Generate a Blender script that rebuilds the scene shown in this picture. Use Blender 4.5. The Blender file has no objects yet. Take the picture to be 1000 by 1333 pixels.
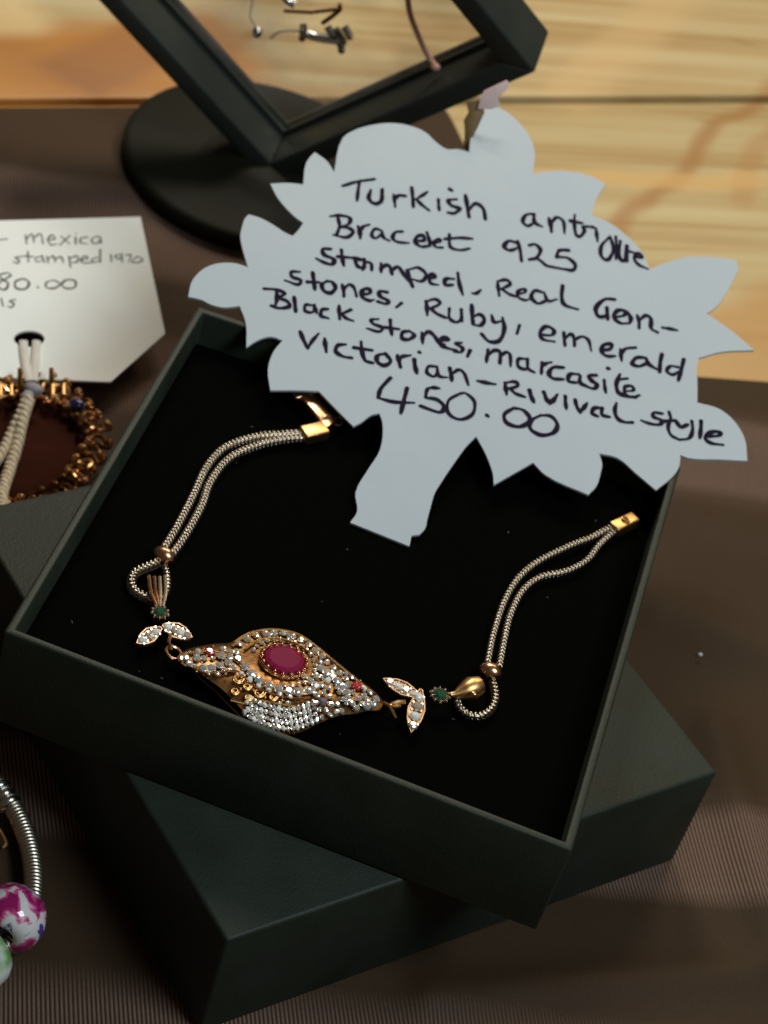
import bpy, bmesh, math, random
from mathutils import Vector, Matrix
random.seed(7)
PI = math.pi
S = bpy.context.scene
col = S.collection
MM = 0.001

# ------------------------------------------------------------------ camera
FPX = 3039.1
RV = (2.2594290, 0.4334818, 0.1211656)
TV = Vector((-56.78694, 18.01403, 345.96357))
RIM = 44.12          # height of the open box's rim above the table, mm
LID = 24.31          # height of the closed lid below it
def rodrigues(v):
    v = Vector(v); t = v.length; k = v / t
    return Matrix.Rotation(t, 3, k)
R3 = rodrigues(RV)
CAM = -(R3.transposed() @ TV) + Vector((0, 0, RIM))
cam_d = bpy.data.cameras.new('camera'); cam = bpy.data.objects.new('camera', cam_d); col.objects.link(cam)
mw = Matrix.Identity(4)
for i in range(3):
    mw[i][0] = R3[0][i]; mw[i][1] = -R3[1][i]; mw[i][2] = -R3[2][i]; mw[i][3] = CAM[i] * MM
cam.matrix_world = mw
cam_d.sensor_fit = 'HORIZONTAL'; cam_d.sensor_width = 36; cam_d.lens = FPX / 1000 * 36
cam_d.clip_start = 0.01; cam_d.clip_end = 20
cam_d.dof.use_dof = True; cam_d.dof.focus_distance = 0.345; cam_d.dof.aperture_fstop = 52
S.camera = cam

def ray(px, py):
    return R3.transposed() @ Vector(((px - 500) / FPX, (py - 666.5) / FPX, 1))
def P(px, py, z=0.0):
    """point (mm) seen at pixel (px,py) of the photograph on the level z"""
    d = ray(px, py); t = (z - CAM.z) / d.z
    return CAM + d * t
def PP(px, py, plane):
    p0, n = plane; d = ray(px, py)
    return CAM + d * ((p0 - CAM).dot(n) / d.dot(n))
def plane3(a, b, c):
    n = (b - a).cross(c - a).normalized()
    if n.z < 0: n = -n
    return (a, n)

# ------------------------------------------------------------------ world and lamps
w = bpy.data.worlds.new('World'); S.world = w; w.use_nodes = True
wn = w.node_tree.nodes; bg = wn['Background']
bg.inputs['Color'].default_value = (1.0, 0.80, 0.60, 1); bg.inputs['Strength'].default_value = 0.05
def area(name, loc, target, size, power, color, size_y=None):
    l = bpy.data.lights.new(name, 'AREA'); l.energy = power; l.color = color
    l.shape = 'RECTANGLE'; l.size = size; l.size_y = size_y or size
    o = bpy.data.objects.new(name, l); col.objects.link(o)
    o.location = Vector(loc) * MM
    o.rotation_euler = (Vector(target) * MM - o.location).to_track_quat('-Z', 'Y').to_euler()
    return o
area('ceiling_lamp_cool', (400, -130, 600), (60, 60, 20), 0.24, 2.5, (0.80, 0.94, 1.0))
area('ceiling_lamp_warm', (150, 620, 560), (190, 260, 0), 0.20, 1.75, (1.0, 0.80, 0.52))
area('counter_lamp_left', (-70, 340, 380), (-60, 120, 0), 0.12, 1.05, (1.0, 0.93, 0.82))
S.view_settings.view_transform = 'Standard'; S.view_settings.look = 'None'
S.view_settings.exposure = -0.08; S.view_settings.gamma = 1
S.render.engine = 'CYCLES'
S.cycles.max_bounces = 8; S.cycles.use_denoising = True

# ------------------------------------------------------------------ materials
def mat(name, color, rough=.5, metal=0., spec=.5, trans=0., ior=1.45, coat=0., noise=None, bump=None, alpha=None, sheen=0.):
    m = bpy.data.materials.new(name); m.use_nodes = True
    nt = m.node_tree; b = nt.nodes['Principled BSDF']
    b.inputs['Base Color'].default_value = (*color, 1)
    b.inputs['Roughness'].default_value = rough; b.inputs['Metallic'].default_value = metal
    b.inputs['Specular IOR Level'].default_value = spec
    b.inputs['Transmission Weight'].default_value = trans; b.inputs['IOR'].default_value = ior
    b.inputs['Coat Weight'].default_value = coat
    if sheen: b.inputs['Sheen Weight'].default_value = sheen
    if alpha is not None: b.inputs['Alpha'].default_value = alpha
    tc = nt.nodes.new('ShaderNodeTexCoord')
    if noise:   # (scale, second colour, contrast)
        n = nt.nodes.new('ShaderNodeTexNoise'); n.inputs['Scale'].default_value = noise[0]; n.inputs['Detail'].default_value = 6
        nt.links.new(tc.outputs['Object'], n.inputs['Vector'])
        r = nt.nodes.new('ShaderNodeValToRGB'); r.color_ramp.elements[0].position = .5 - noise[2]; r.color_ramp.elements[1].position = .5 + noise[2]
        r.color_ramp.elements[0].color = (*color, 1); r.color_ramp.elements[1].color = (*noise[1], 1)
        nt.links.new(n.outputs['Fac'], r.inputs['Fac']); nt.links.new(r.outputs['Color'], b.inputs['Base Color'])
        mr = nt.nodes.new('ShaderNodeMapRange'); mr.inputs['To Min'].default_value = max(0, rough - .08); mr.inputs['To Max'].default_value = min(1, rough + .1)
        nt.links.new(n.outputs['Fac'], mr.inputs['Value']); nt.links.new(mr.outputs['Result'], b.inputs['Roughness'])
    if bump:    # (scale, distance mm, strength)
        n = nt.nodes.new('ShaderNodeTexNoise'); n.inputs['Scale'].default_value = bump[0]; n.inputs['Detail'].default_value = 4
        nt.links.new(tc.outputs['Object'], n.inputs['Vector'])
        u = nt.nodes.new('ShaderNodeBump'); u.inputs['Distance'].default_value = bump[1] * MM; u.inputs['Strength'].default_value = bump[2]
        nt.links.new(n.outputs['Fac'], u.inputs['Height']); nt.links.new(u.outputs['Normal'], b.inputs['Normal'])
    return m

M = {}
M['box'] = mat('green_leatherette', (.011, .016, .0095), .55, spec=.38, noise=(75, (.022, .030, .021), .22), bump=(2200, .09, .8))
M['velvet'] = mat('black_velvet', (.0012, .0013, .0010), 1., spec=.03, bump=(3500, .1, .5), sheen=.0)
M['card'] = mat('blue_grey_card', (.42, .49, .555), .75, spec=.2, noise=(26, (.47, .53, .58), .3), bump=(55, .7, .45))
M['white_card'] = mat('white_card', (.90, .91, .87), .7, spec=.2, noise=(30, (.86, .89, .86), .3))
M['ink'] = mat('dark_purple_ink', (.006, .004, .014), .8, spec=.1, noise=(500, (.018, .012, .032), .25))
M['ink_grey'] = mat('fine_black_ink', (.03, .03, .028), .6)
M['gold'] = mat('yellow_gold', (.60, .36, .16), .36, metal=1., noise=(900, (.62, .36, .13), .3), bump=(1800, .05, .35))
M['rose_gold'] = mat('rose_gold', (.86, .52, .30), .24, metal=1., noise=(700, (.70, .38, .20), .3), bump=(1500, .04, .3))
M['old_gold'] = mat('antique_gold', (.33, .17, .06), .36, metal=1., noise=(700, (.13, .06, .022), .2), bump=(1800, .07, .4))
M['silver'] = mat('silver', (.78, .76, .72), .22, metal=1., noise=(900, (.55, .53, .50), .25))
M['chain'] = mat('snake_chain_silver', (.66, .58, .47), .36, metal=1., noise=(1400, (.46, .39, .30), .3))
M['ruby'] = mat('ruby', (.16, .003, .028), .5, spec=.1, coat=0., noise=(260, (.25, .008, .062), .35))
M['ruby_small'] = mat('small_ruby', (.45, .03, .05), .1, spec=.8, coat=.6)
M['emerald'] = mat('emerald', (.02, .085, .045), .1, spec=.8, coat=.5)
M['white_stone'] = mat('white_stone', (1., .98, .94), .08, metal=.72, spec=1., coat=.5)
M['champagne_metal'] = mat('champagne_metal', (.42, .28, .19), .42, metal=1., noise=(900, (.28, .18, .11), .25), bump=(1500, .05, .4))
M['pearl_stone'] = mat('pearl_stone', (.92, .92, .88), .12, metal=.2, spec=1., coat=.5)
M['champagne_stone'] = mat('champagne_stone', (1., .88, .72), .10, metal=.68, spec=1., coat=.5)
M['grey_stone'] = mat('grey_stone', (.16, .15, .16), .1, spec=.9, coat=.5)
M['blue_stone'] = mat('blue_stone', (.012, .018, .09), .12, spec=.9, coat=.5)
M['frame'] = mat('dark_green_frame', (.022, .028, .024), .36, spec=.55, noise=(60, (.034, .040, .032), .3), bump=(900, .05, .3))
M['stand'] = mat('olive_black_stand', (.009, .009, .0055), .6, spec=.2, noise=(40, (.014, .014, .008), .3))
M['pink_cord'] = mat('pink_cord', (.72, .40, .32), .6, bump=(1200, .1, .5))
M['cream_cord'] = mat('cream_cord', (.72, .62, .46), .7, noise=(700, (.52, .42, .28), .3), bump=(1500, .15, .7))
M['ribbon'] = mat('cream_ribbon', (.80, .76, .68), .6, noise=(300, (.66, .60, .52), .3))
M['grey_thread'] = mat('grey_thread', (.36, .34, .36), .7, noise=(500, (.28, .26, .30), .3), bump=(1500, .15, .7))
M['maroon'] = mat('maroon_velvet', (.048, .011, .005), .9, spec=.1, noise=(90, (.03, .008, .004), .3))
M['pink_silk'] = mat('pink_silk', (.80, .62, .60), .5, noise=(300, (.7, .45, .42), .3))
M['brown_silk'] = mat('gold_brown_silk', (.16, .09, .03), .45, noise=(400, (.24, .15, .06), .3))
M['dark_gap'] = mat('dark_backing', (.015, .011, .008), .9)

def film_material():
    m = bpy.data.materials.new('clear_film'); m.use_nodes = True
    nt = m.node_tree; b = nt.nodes['Principled BSDF']
    b.inputs['Base Color'].default_value = (.80, .68, .62, 1); b.inputs['Roughness'].default_value = .3
    tc = nt.nodes.new('ShaderNodeTexCoord'); n = nt.nodes.new('ShaderNodeTexNoise'); n.inputs['Scale'].default_value = 45
    nt.links.new(tc.outputs['Object'], n.inputs['Vector'])
    r = nt.nodes.new('ShaderNodeMapRange'); r.inputs['To Min'].default_value = .05; r.inputs['To Max'].default_value = .5
    r.inputs['From Min'].default_value = .35; r.inputs['From Max'].default_value = .7
    nt.links.new(n.outputs['Fac'], r.inputs['Value']); nt.links.new(r.outputs['Result'], b.inputs['Alpha'])
    return m
M['film'] = film_material()

def cloth_material():
    m = bpy.data.materials.new('brown_ribbed_cloth'); m.use_nodes = True
    nt = m.node_tree; N = nt.nodes; L = nt.links; b = N['Principled BSDF']
    b.inputs['Roughness'].default_value = .7; b.inputs['Specular IOR Level'].default_value = .18
    uv = N.new('ShaderNodeUVMap'); uv.uv_map = 'cloth'
    sep = N.new('ShaderNodeSeparateXYZ'); L.new(uv.outputs['UV'], sep.inputs[0])
    # bands of rib and satin across the cloth (v, in metres of cloth times ten)
    band = N.new('ShaderNodeValToRGB'); band.color_ramp.interpolation = 'LINEAR'
    return m, nt, b, uv, sep, band
def axes(a, b):
    e = P(*b) - P(*a); e.z = 0; e.normalize(); return e, Vector((-e.y, e.x, 0))
WAX = axes((0, 700), (1000, 700)); CAX = axes((0, 1285), (1000, 1375))
def clothuv(p, ax=WAX): return ((p.dot(ax[0]) + 400) / 1000, (p.dot(ax[1]) + 300) / 1000)
def make_cloth_material():
    m, nt, b, uv, sep, band = cloth_material(); N = nt.nodes; L = nt.links
    # soft wobble of the band borders
    nz = N.new('ShaderNodeTexNoise'); nz.inputs['Scale'].default_value = 14; L.new(uv.outputs['UV'], nz.inputs['Vector'])
    wob = N.new('ShaderNodeMath'); wob.operation = 'MULTIPLY_ADD'; wob.inputs[1].default_value = .008
    L.new(nz.outputs['Fac'], wob.inputs[0]); L.new(sep.outputs['Y'], wob.inputs[2])
    sub = N.new('ShaderNodeMath'); sub.operation = 'SUBTRACT'; sub.inputs[1].default_value = .004; L.new(wob.outputs[0], sub.inputs[0])
    L.new(sub.outputs[0], band.inputs['Fac'])
    ys = [1420, 1288, 1172, 1050, 540, 432, 342, 226]      # rib, satin, rib ... seen from the bottom of the picture up
    xs = [100, 100, 860, 900, 150, 180, 100, 60]
    st = [clothuv(P(x, y), CAX)[1] for x, y in zip(xs, ys)]
    els = band.color_ramp.elements
    e = .0009
    cur = 0
    seq = [(0, 0)]
    for s in st:
        seq.append((s - e, cur)); cur = 1 - cur; seq.append((s + e, cur))
    while len(els) > 1: els.remove(els[0])
    els[0].position = 0; els[0].color = (0, 0, 0, 1)
    for pos, v in seq[1:]:
        k = els.new(min(1, max(0, pos))); k.color = (v, v, v, 1)
    # ribs
    wv = N.new('ShaderNodeTexWave'); wv.wave_type = 'BANDS'; wv.bands_direction = 'X'; wv.inputs['Scale'].default_value = 2 * PI / (20 * .00068)
    wv.inputs['Distortion'].default_value = 0
    mp = N.new('ShaderNodeMapping'); mp.inputs['Rotation'].default_value = (0, 0, math.radians(-6)); L.new(uv.outputs['UV'], mp.inputs['Vector'])
    n2 = N.new('ShaderNodeTexNoise'); n2.inputs['Scale'].default_value = 9; L.new(uv.outputs['UV'], n2.inputs['Vector'])
    ad = N.new('ShaderNodeVectorMath'); ad.operation = 'MULTIPLY_ADD'; ad.inputs[1].default_value = (.006, 0, 0)
    L.new(n2.outputs['Color'], ad.inputs[0]); L.new(mp.outputs[0], ad.inputs[2]); L.new(ad.outputs[0], wv.inputs['Vector'])
    rib = N.new('ShaderNodeMath'); rib.operation = 'MULTIPLY'; L.new(wv.outputs['Fac'], rib.inputs[0]); L.new(band.outputs['Color'], rib.inputs[1])
    # colour
    fine = N.new('ShaderNodeTexNoise'); fine.inputs['Scale'].default_value = 1500; fine.inputs['Detail'].default_value = 2; L.new(uv.outputs['UV'], fine.inputs['Vector'])
    big = N.new('ShaderNodeTexNoise'); big.inputs['Scale'].default_value = 8; L.new(uv.outputs['UV'], big.inputs['Vector'])
    base = N.new('ShaderNodeMixRGB'); base.inputs[1].default_value = (.043, .023, .011, 1); base.inputs[2].default_value = (.072, .043, .023, 1); L.new(big.outputs['Fac'], base.inputs[0])
    r1 = N.new('ShaderNodeMixRGB'); r1.inputs[1].default_value = (.046, .024, .016, 1); r1.inputs[2].default_value = (.26, .165, .12, 1); L.new(wv.outputs['Fac'], r1.inputs[0])
    mx = N.new('ShaderNodeMixRGB'); L.new(band.outputs['Color'], mx.inputs[0]); L.new(base.outputs[0], mx.inputs[1]); L.new(r1.outputs[0], mx.inputs[2])
    ml = N.new('ShaderNodeMixRGB'); ml.blend_type = 'MULTIPLY'; ml.inputs[0].default_value = .35
    L.new(mx.outputs[0], ml.inputs[1]); L.new(fine.outputs['Fac'], ml.inputs[2]); L.new(ml.outputs[0], b.inputs['Base Color'])
    sm = N.new('ShaderNodeMath'); sm.operation = 'MULTIPLY_ADD'; sm.inputs[1].default_value = .15; L.new(fine.outputs['Fac'], sm.inputs[0]); L.new(rib.outputs[0], sm.inputs[2])
    bu = N.new('ShaderNodeBump'); bu.inputs['Distance'].default_value = .15 * MM; bu.inputs['Strength'].default_value = .6
    L.new(sm.outputs[0], bu.inputs['Height']); L.new(bu.outputs['Normal'], b.inputs['Normal'])
    return m
M['cloth'] = make_cloth_material()

def make_wood():
    m = bpy.data.materials.new('varnished_pine'); m.use_nodes = True
    nt = m.node_tree; N = nt.nodes; L = nt.links; b = N['Principled BSDF']
    b.inputs['Roughness'].default_value = .42; b.inputs['Specular IOR Level'].default_value = .4
    uv = N.new('ShaderNodeUVMap'); uv.uv_map = 'cloth'
    mp = N.new('ShaderNodeMapping'); mp.inputs['Scale'].default_value = (4.5, 120, 1); L.new(uv.outputs['UV'], mp.inputs['Vector'])
    g = N.new('ShaderNodeTexNoise'); g.inputs['Scale'].default_value = 1.0; g.inputs['Detail'].default_value = 8; g.inputs['Distortion'].default_value = .25; L.new(mp.outputs[0], g.inputs['Vector'])
    r = N.new('ShaderNodeValToRGB'); el = r.color_ramp.elements
    el[0].position = .33; el[0].color = (.38, .245, .095, 1); el[1].position = .66; el[1].color = (.56, .47, .27, 1)
    k = el.new(.46); k.color = (.49, .375, .185, 1)
    L.new(g.outputs['Fac'], r.inputs['Fac'])
    # broad noise across the planks
    s = N.new('ShaderNodeTexNoise'); s.inputs['Scale'].default_value = 13; s.inputs['Detail'].default_value = 3; L.new(uv.outputs['UV'], s.inputs['Vector'])
    sx = N.new('ShaderNodeSeparateXYZ'); L.new(uv.outputs['UV'], sx.inputs[0])
    return m, nt, b, uv, r, s, sx
def finish_wood():
    m, nt, b, uv, r, s, sx = make_wood(); N = nt.nodes; L = nt.links
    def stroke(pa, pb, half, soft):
        """mask of a soft mark running from pa to pb (pixels), as a distance from that line on the wood"""
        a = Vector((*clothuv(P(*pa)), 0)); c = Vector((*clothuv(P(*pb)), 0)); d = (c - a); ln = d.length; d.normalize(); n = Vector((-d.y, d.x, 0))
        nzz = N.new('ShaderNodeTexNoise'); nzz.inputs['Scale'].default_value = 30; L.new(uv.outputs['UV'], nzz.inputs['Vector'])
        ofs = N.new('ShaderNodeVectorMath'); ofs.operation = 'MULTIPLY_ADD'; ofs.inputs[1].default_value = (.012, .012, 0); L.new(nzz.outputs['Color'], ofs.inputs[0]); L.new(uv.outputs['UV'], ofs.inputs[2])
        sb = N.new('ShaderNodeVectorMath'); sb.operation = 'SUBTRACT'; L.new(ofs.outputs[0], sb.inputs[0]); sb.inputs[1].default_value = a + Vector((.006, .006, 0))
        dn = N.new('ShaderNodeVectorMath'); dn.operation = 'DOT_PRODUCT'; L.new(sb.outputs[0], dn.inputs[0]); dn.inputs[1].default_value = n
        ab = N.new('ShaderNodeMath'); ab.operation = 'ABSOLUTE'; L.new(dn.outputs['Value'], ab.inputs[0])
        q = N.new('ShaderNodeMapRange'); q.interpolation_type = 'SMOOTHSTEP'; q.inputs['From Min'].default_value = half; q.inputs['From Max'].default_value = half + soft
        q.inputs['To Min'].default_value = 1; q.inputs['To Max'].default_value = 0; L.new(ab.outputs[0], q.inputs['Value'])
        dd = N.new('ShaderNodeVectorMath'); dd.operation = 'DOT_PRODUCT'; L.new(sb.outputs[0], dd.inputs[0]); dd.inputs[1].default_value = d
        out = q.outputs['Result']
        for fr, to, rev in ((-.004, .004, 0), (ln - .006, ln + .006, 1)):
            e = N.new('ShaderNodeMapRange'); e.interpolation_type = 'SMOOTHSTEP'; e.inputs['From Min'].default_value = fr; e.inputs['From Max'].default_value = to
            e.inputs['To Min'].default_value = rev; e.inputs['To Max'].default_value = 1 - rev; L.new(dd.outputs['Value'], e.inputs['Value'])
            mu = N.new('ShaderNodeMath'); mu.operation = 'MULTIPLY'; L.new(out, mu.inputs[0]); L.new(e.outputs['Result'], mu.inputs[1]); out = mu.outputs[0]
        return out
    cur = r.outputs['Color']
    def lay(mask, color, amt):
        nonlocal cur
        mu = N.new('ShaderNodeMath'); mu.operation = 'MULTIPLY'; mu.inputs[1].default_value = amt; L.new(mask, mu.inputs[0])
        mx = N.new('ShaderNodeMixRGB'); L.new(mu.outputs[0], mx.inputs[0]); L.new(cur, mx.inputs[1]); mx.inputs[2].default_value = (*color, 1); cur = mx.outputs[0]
    lay(stroke((770, 330), (1010, 95), .0003, .0035), (.36, .17, .055), .7)      # thin brown streak: a cast shadow painted into the wood
    lay(stroke((740, 130), (900, -30), .0025, .009), (.62, .42, .20), .5)        # broad pale streak: soft shadow band put into the colour
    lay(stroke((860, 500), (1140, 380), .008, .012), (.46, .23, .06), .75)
    lay(stroke((960, 260), (1060, 60), .001, .004), (.42, .22, .08), .5)  # another shadow streak, laid into the plank colour
    lay(stroke((-60, 95), (330, 60), .010, .012), (.50, .20, .025), .92)          # amber light falling at left, painted into the wood
    lay(stroke((90, 100), (230, 30), .0055, .007), (.30, .12, .03), .6)  # darker brown part of the painted amber light
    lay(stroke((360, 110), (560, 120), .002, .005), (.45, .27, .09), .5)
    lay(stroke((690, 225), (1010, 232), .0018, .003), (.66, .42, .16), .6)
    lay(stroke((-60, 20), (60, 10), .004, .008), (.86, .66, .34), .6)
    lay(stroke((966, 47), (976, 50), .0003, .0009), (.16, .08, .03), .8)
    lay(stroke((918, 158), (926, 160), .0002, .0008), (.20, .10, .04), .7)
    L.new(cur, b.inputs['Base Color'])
    bu = N.new('ShaderNodeBump'); bu.inputs['Distance'].default_value = .2 * MM; bu.inputs['Strength'].default_value = .3
    L.new(r.outputs['Color'], bu.inputs['Height']); L.new(bu.outputs['Normal'], b.inputs['Normal'])
    return m
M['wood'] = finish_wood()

def bead_material():
    m = bpy.data.materials.new('floral_porcelain'); m.use_nodes = True
    nt = m.node_tree; N = nt.nodes; L = nt.links; b = N['Principled BSDF']; b.inputs['Roughness'].default_value = .12; b.inputs['Coat Weight'].default_value = .6
    tc = N.new('ShaderNodeTexCoord')
    n = N.new('ShaderNodeTexNoise'); n.inputs['Scale'].default_value = 260; n.inputs['Detail'].default_value = 3; n.inputs['Distortion'].default_value = .6; L.new(tc.outputs['Object'], n.inputs['Vector'])
    r = N.new('ShaderNodeValToRGB'); e = r.color_ramp.elements
    e[0].position = .40; e[0].color = (.36, .012, .13, 1); e[1].position = .53; e[1].color = (.84, .80, .80, 1)
    k = e.new(.47); k.color = (.72, .12, .32, 1); k = e.new(.50); k.color = (.82, .50, .58, 1)
    k = e.new(.64); k.color = (.80, .78, .78, 1); k = e.new(.67); k.color = (.10, .06, .35, 1)
    L.new(n.outputs['Fac'], r.inputs['Fac']); L.new(r.outputs['Color'], b.inputs['Base Color'])
    return m
M['bead'] = bead_material()
M['green_bead'] = mat('green_porcelain', (.16, .40, .10), .12, coat=.6, noise=(300, (.75, .78, .70), .12))

# ------------------------------------------------------------------ mesh helpers (mm in, metres out)
def tag(o, label=None, cat=None, group=None, kind=None):
    if label: o['label'] = label
    if cat: o['category'] = cat
    if group: o['group'] = group
    if kind: o['kind'] = kind
    return o
def thing(name, label, cat, loc=(0, 0, 0), group=None):
    o = bpy.data.objects.new(name, None); col.objects.link(o); o.location = Vector(loc) * MM
    o.empty_display_size = .005
    return tag(o, label, cat, group)
class MB:
    def __init__(self): self.v = []; self.f = []; self.uv = False
    def add(self, vs, fs):
        b = len(self.v); self.v += [Vector(x) for x in vs]; self.f += [tuple(b + i for i in f) for f in fs]
    def build(self, name, m, parent=None, smooth=True, bevel=0, auto=40, uv=False, loc=None):
        me = bpy.data.meshes.new(name)
        off = Vector(loc) if loc is not None else Vector((0, 0, 0))
        poff = Vector((0, 0, 0))
        q = parent
        while q is not None: poff = poff + q.location / MM; q = q.parent
        me.from_pydata([(x - off) * MM for x in self.v], [], self.f)
        if uv is not False:
            l = me.uv_layers.new(name='cloth')
            for lp in me.loops: l.data[lp.index].uv = clothuv(self.v[lp.vertex_index], uv)
        bm = bmesh.new(); bm.from_mesh(me); bmesh.ops.recalc_face_normals(bm, faces=bm.faces)
        if bevel:
            es = [e for e in bm.edges if len(e.link_faces) == 2 and e.calc_face_angle(0) > math.radians(35)]
            bmesh.ops.bevel(bm, geom=es, offset=bevel * MM, segments=3, profile=.5, affect='EDGES')
        for f in bm.faces: f.smooth = smooth
        if smooth:
            for e in bm.edges:
                if len(e.link_faces) == 2 and e.calc_face_angle(0) > math.radians(auto): e.smooth = False
        bm.to_mesh(me); bm.free()
        me.materials.append(m)
        o = bpy.data.objects.new(name, me); col.objects.link(o)
        if parent is not None: o.parent = parent
        o.location = (off - poff) * MM
        return o
def prism(poly, z0, z1):
    """vertical prism over a list of xy points; z0/z1 numbers"""
    n = len(poly)
    vs = [(p[0], p[1], z0) for p in poly] + [(p[0], p[1], z1) for p in poly]
    fs = [tuple(reversed(range(n))), tuple(range(n, 2 * n))] + [(i, (i + 1) % n, n + (i + 1) % n, n + i) for i in range(n)]
    return vs, fs
def slab(pts, nrm, th):
    """polygon of 3-D points given thickness th against nrm"""
    n = len(pts); nrm = Vector(nrm)
    vs = [Vector(p) - nrm * th for p in pts] + [Vector(p) for p in pts]
    fs = [tuple(reversed(range(n))), tuple(range(n, 2 * n))] + [(i, (i + 1) % n, n + (i + 1) % n, n + i) for i in range(n)]
    return vs, fs
def catmull(pts, k=6, closed=False):
    out = []; n = len(pts)
    pts = [Vector(p) for p in pts]
    if n < 3 and not closed: return pts
    rng = n if closed else n - 1
    for i in range(rng):
        p1 = pts[i]; p2 = pts[(i + 1) % n]
        p0 = pts[i - 1] if (closed or i > 0) else p1 * 2 - p2
        p3 = pts[(i + 2) % n] if (closed or i < n - 2) else p2 * 2 - p1
        for j in range(k):
            t = j / k
            out.append(.5 * ((2 * p1) + (p2 - p0) * t + (2 * p0 - 5 * p1 + 4 * p2 - p3) * t * t + (-p0 + 3 * p1 - 3 * p2 + p3) * t ** 3))
    if not closed: out.append(pts[-1])
    return out
def resample(pts, step):
    out = [pts[0].copy()]; acc = 0
    for a, b in zip(pts, pts[1:]):
        d = (b - a).length
        while acc + d >= step:
            t = (step - acc) / d; a = a.lerp(b, t); out.append(a.copy()); d = (b - a).length; acc = 0
        acc += d
    out.append(pts[-1].copy())
    return out
def tube(pts, r, seg=10, closed=False, rf=None, flat=1.0):
    """tube along 3-D points; rf(i, a) scales radius; flat squashes across the up direction"""
    pts = [Vector(p) for p in pts]; n = len(pts); vs = []; fs = []
    up = Vector((0, 0, 1)); prev = None
    for i, p in enumerate(pts):
        a = pts[i - 1] if (i > 0 or closed) else p; b = pts[(i + 1) % n] if (i < n - 1 or closed) else p
        t = (b - a).normalized()
        if prev is None:
            s = t.cross(up); s = s if s.length > .2 else t.cross(Vector((1, 0, 0)))
        else: s = prev - t * prev.dot(t)
        s.normalize(); prev = s; u = s.cross(t)
        for j in range(seg):
            an = 2 * PI * j / seg; rr = (r[i] if isinstance(r, (list, tuple)) else r) * (rf(i, an) if rf else 1)
            vs.append(p + s * (math.cos(an) * rr) + u * (math.sin(an) * rr * flat))
    m = n if closed else n - 1
    for i in range(m):
        for j in range(seg):
            a = i * seg + j; b = i * seg + (j + 1) % seg; c = ((i + 1) % n) * seg + (j + 1) % seg; d = ((i + 1) % n) * seg + j
            fs.append((a, b, c, d))
    if not closed:
        fs.append(tuple(range(seg))); fs.append(tuple(reversed(range((n - 1) * seg, n * seg))))
    return vs, fs
def ellipsoid(c, r, rot=None, nu=14, nv=8):
    c = Vector(c); vs = []; fs = []
    rot = rot or Matrix.Identity(3)
    for i in range(nv + 1):
        th = PI * i / nv
        for j in range(nu):
            ph = 2 * PI * j / nu
            vs.append(c + rot @ Vector((r[0] * math.sin(th) * math.cos(ph), r[1] * math.sin(th) * math.sin(ph), r[2] * math.cos(th))))
    for i in range(nv):
        for j in range(nu):
            fs.append((i * nu + j, i * nu + (j + 1) % nu, (i + 1) * nu + (j + 1) % nu, (i + 1) * nu + j))
    return vs, fs
def ring(c, nrm, R, r, n=22, seg=8, squash=1.0, a0=0, a1=2 * PI):
    nrm = Vector(nrm).normalized(); a = nrm.cross(Vector((.3, 1, .1))).normalized(); b = nrm.cross(a)
    cl = abs(a1 - a0 - 2 * PI) < 1e-3
    k = n if cl else n + 1
    pts = [Vector(c) + a * math.cos(a0 + (a1 - a0) * i / n) * R + b * math.sin(a0 + (a1 - a0) * i / n) * R * squash for i in range(k)]
    return tube(pts, r, seg, closed=cl)
def rotz(a): return Matrix.Rotation(a, 3, 'Z')
def gem_mesh(name, m, n=8, table=.55, h=.5):
    """unit faceted stone, radius 1, kept as shared mesh data (mm scale applied on the object)"""
    vs = []; fs = []
    for rr, z, o in ((1, -.25, 0), (1, 0, 0), (.80, h * .62, .5), (table, h, 0)):
        for j in range(n):
            a = 2 * PI * (j + o) / n; vs.append((math.cos(a) * rr, math.sin(a) * rr, z))
    for j in range(n):
        k = (j + 1) % n
        fs.append((j, k, n + k, n + j))
        fs += [(n + j, n + k, 2 * n + j), (n + k, 2 * n + k, 2 * n + j), (2 * n + j, 2 * n + k, 3 * n + k), (2 * n + j, 3 * n + k, 3 * n + j)]
    fs.append(tuple(range(3 * n, 4 * n)))
    me = bpy.data.meshes.new(name); me.from_pydata([Vector(v) for v in vs], [], fs)
    bm = bmesh.new(); bm.from_mesh(me); bmesh.ops.recalc_face_normals(bm, faces=bm.faces); bm.to_mesh(me); bm.free()
    me.materials.append(m); return me
def put(name, me, loc, scale, parent, rot=(0, 0, 0)):
    o = bpy.data.objects.new(name, me); col.objects.link(o); o.parent = parent
    poff = Vector((0, 0, 0)); q = parent
    while q is not None: poff = poff + q.location / MM; q = q.parent
    o.location = (Vector(loc) - poff) * MM; o.scale = Vector(scale) * MM if hasattr(scale, '__len__') else Vector((scale,) * 3) * MM
    o.rotation_euler = rot
    return o
def imgdir(px, py, a, b, z):
    """world heading of the pixel direction (a, b) at pixel (px,py) on level z"""
    d = P(px + a, py + b, z) - P(px, py, z); d.z = 0; return d.normalized()

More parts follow.
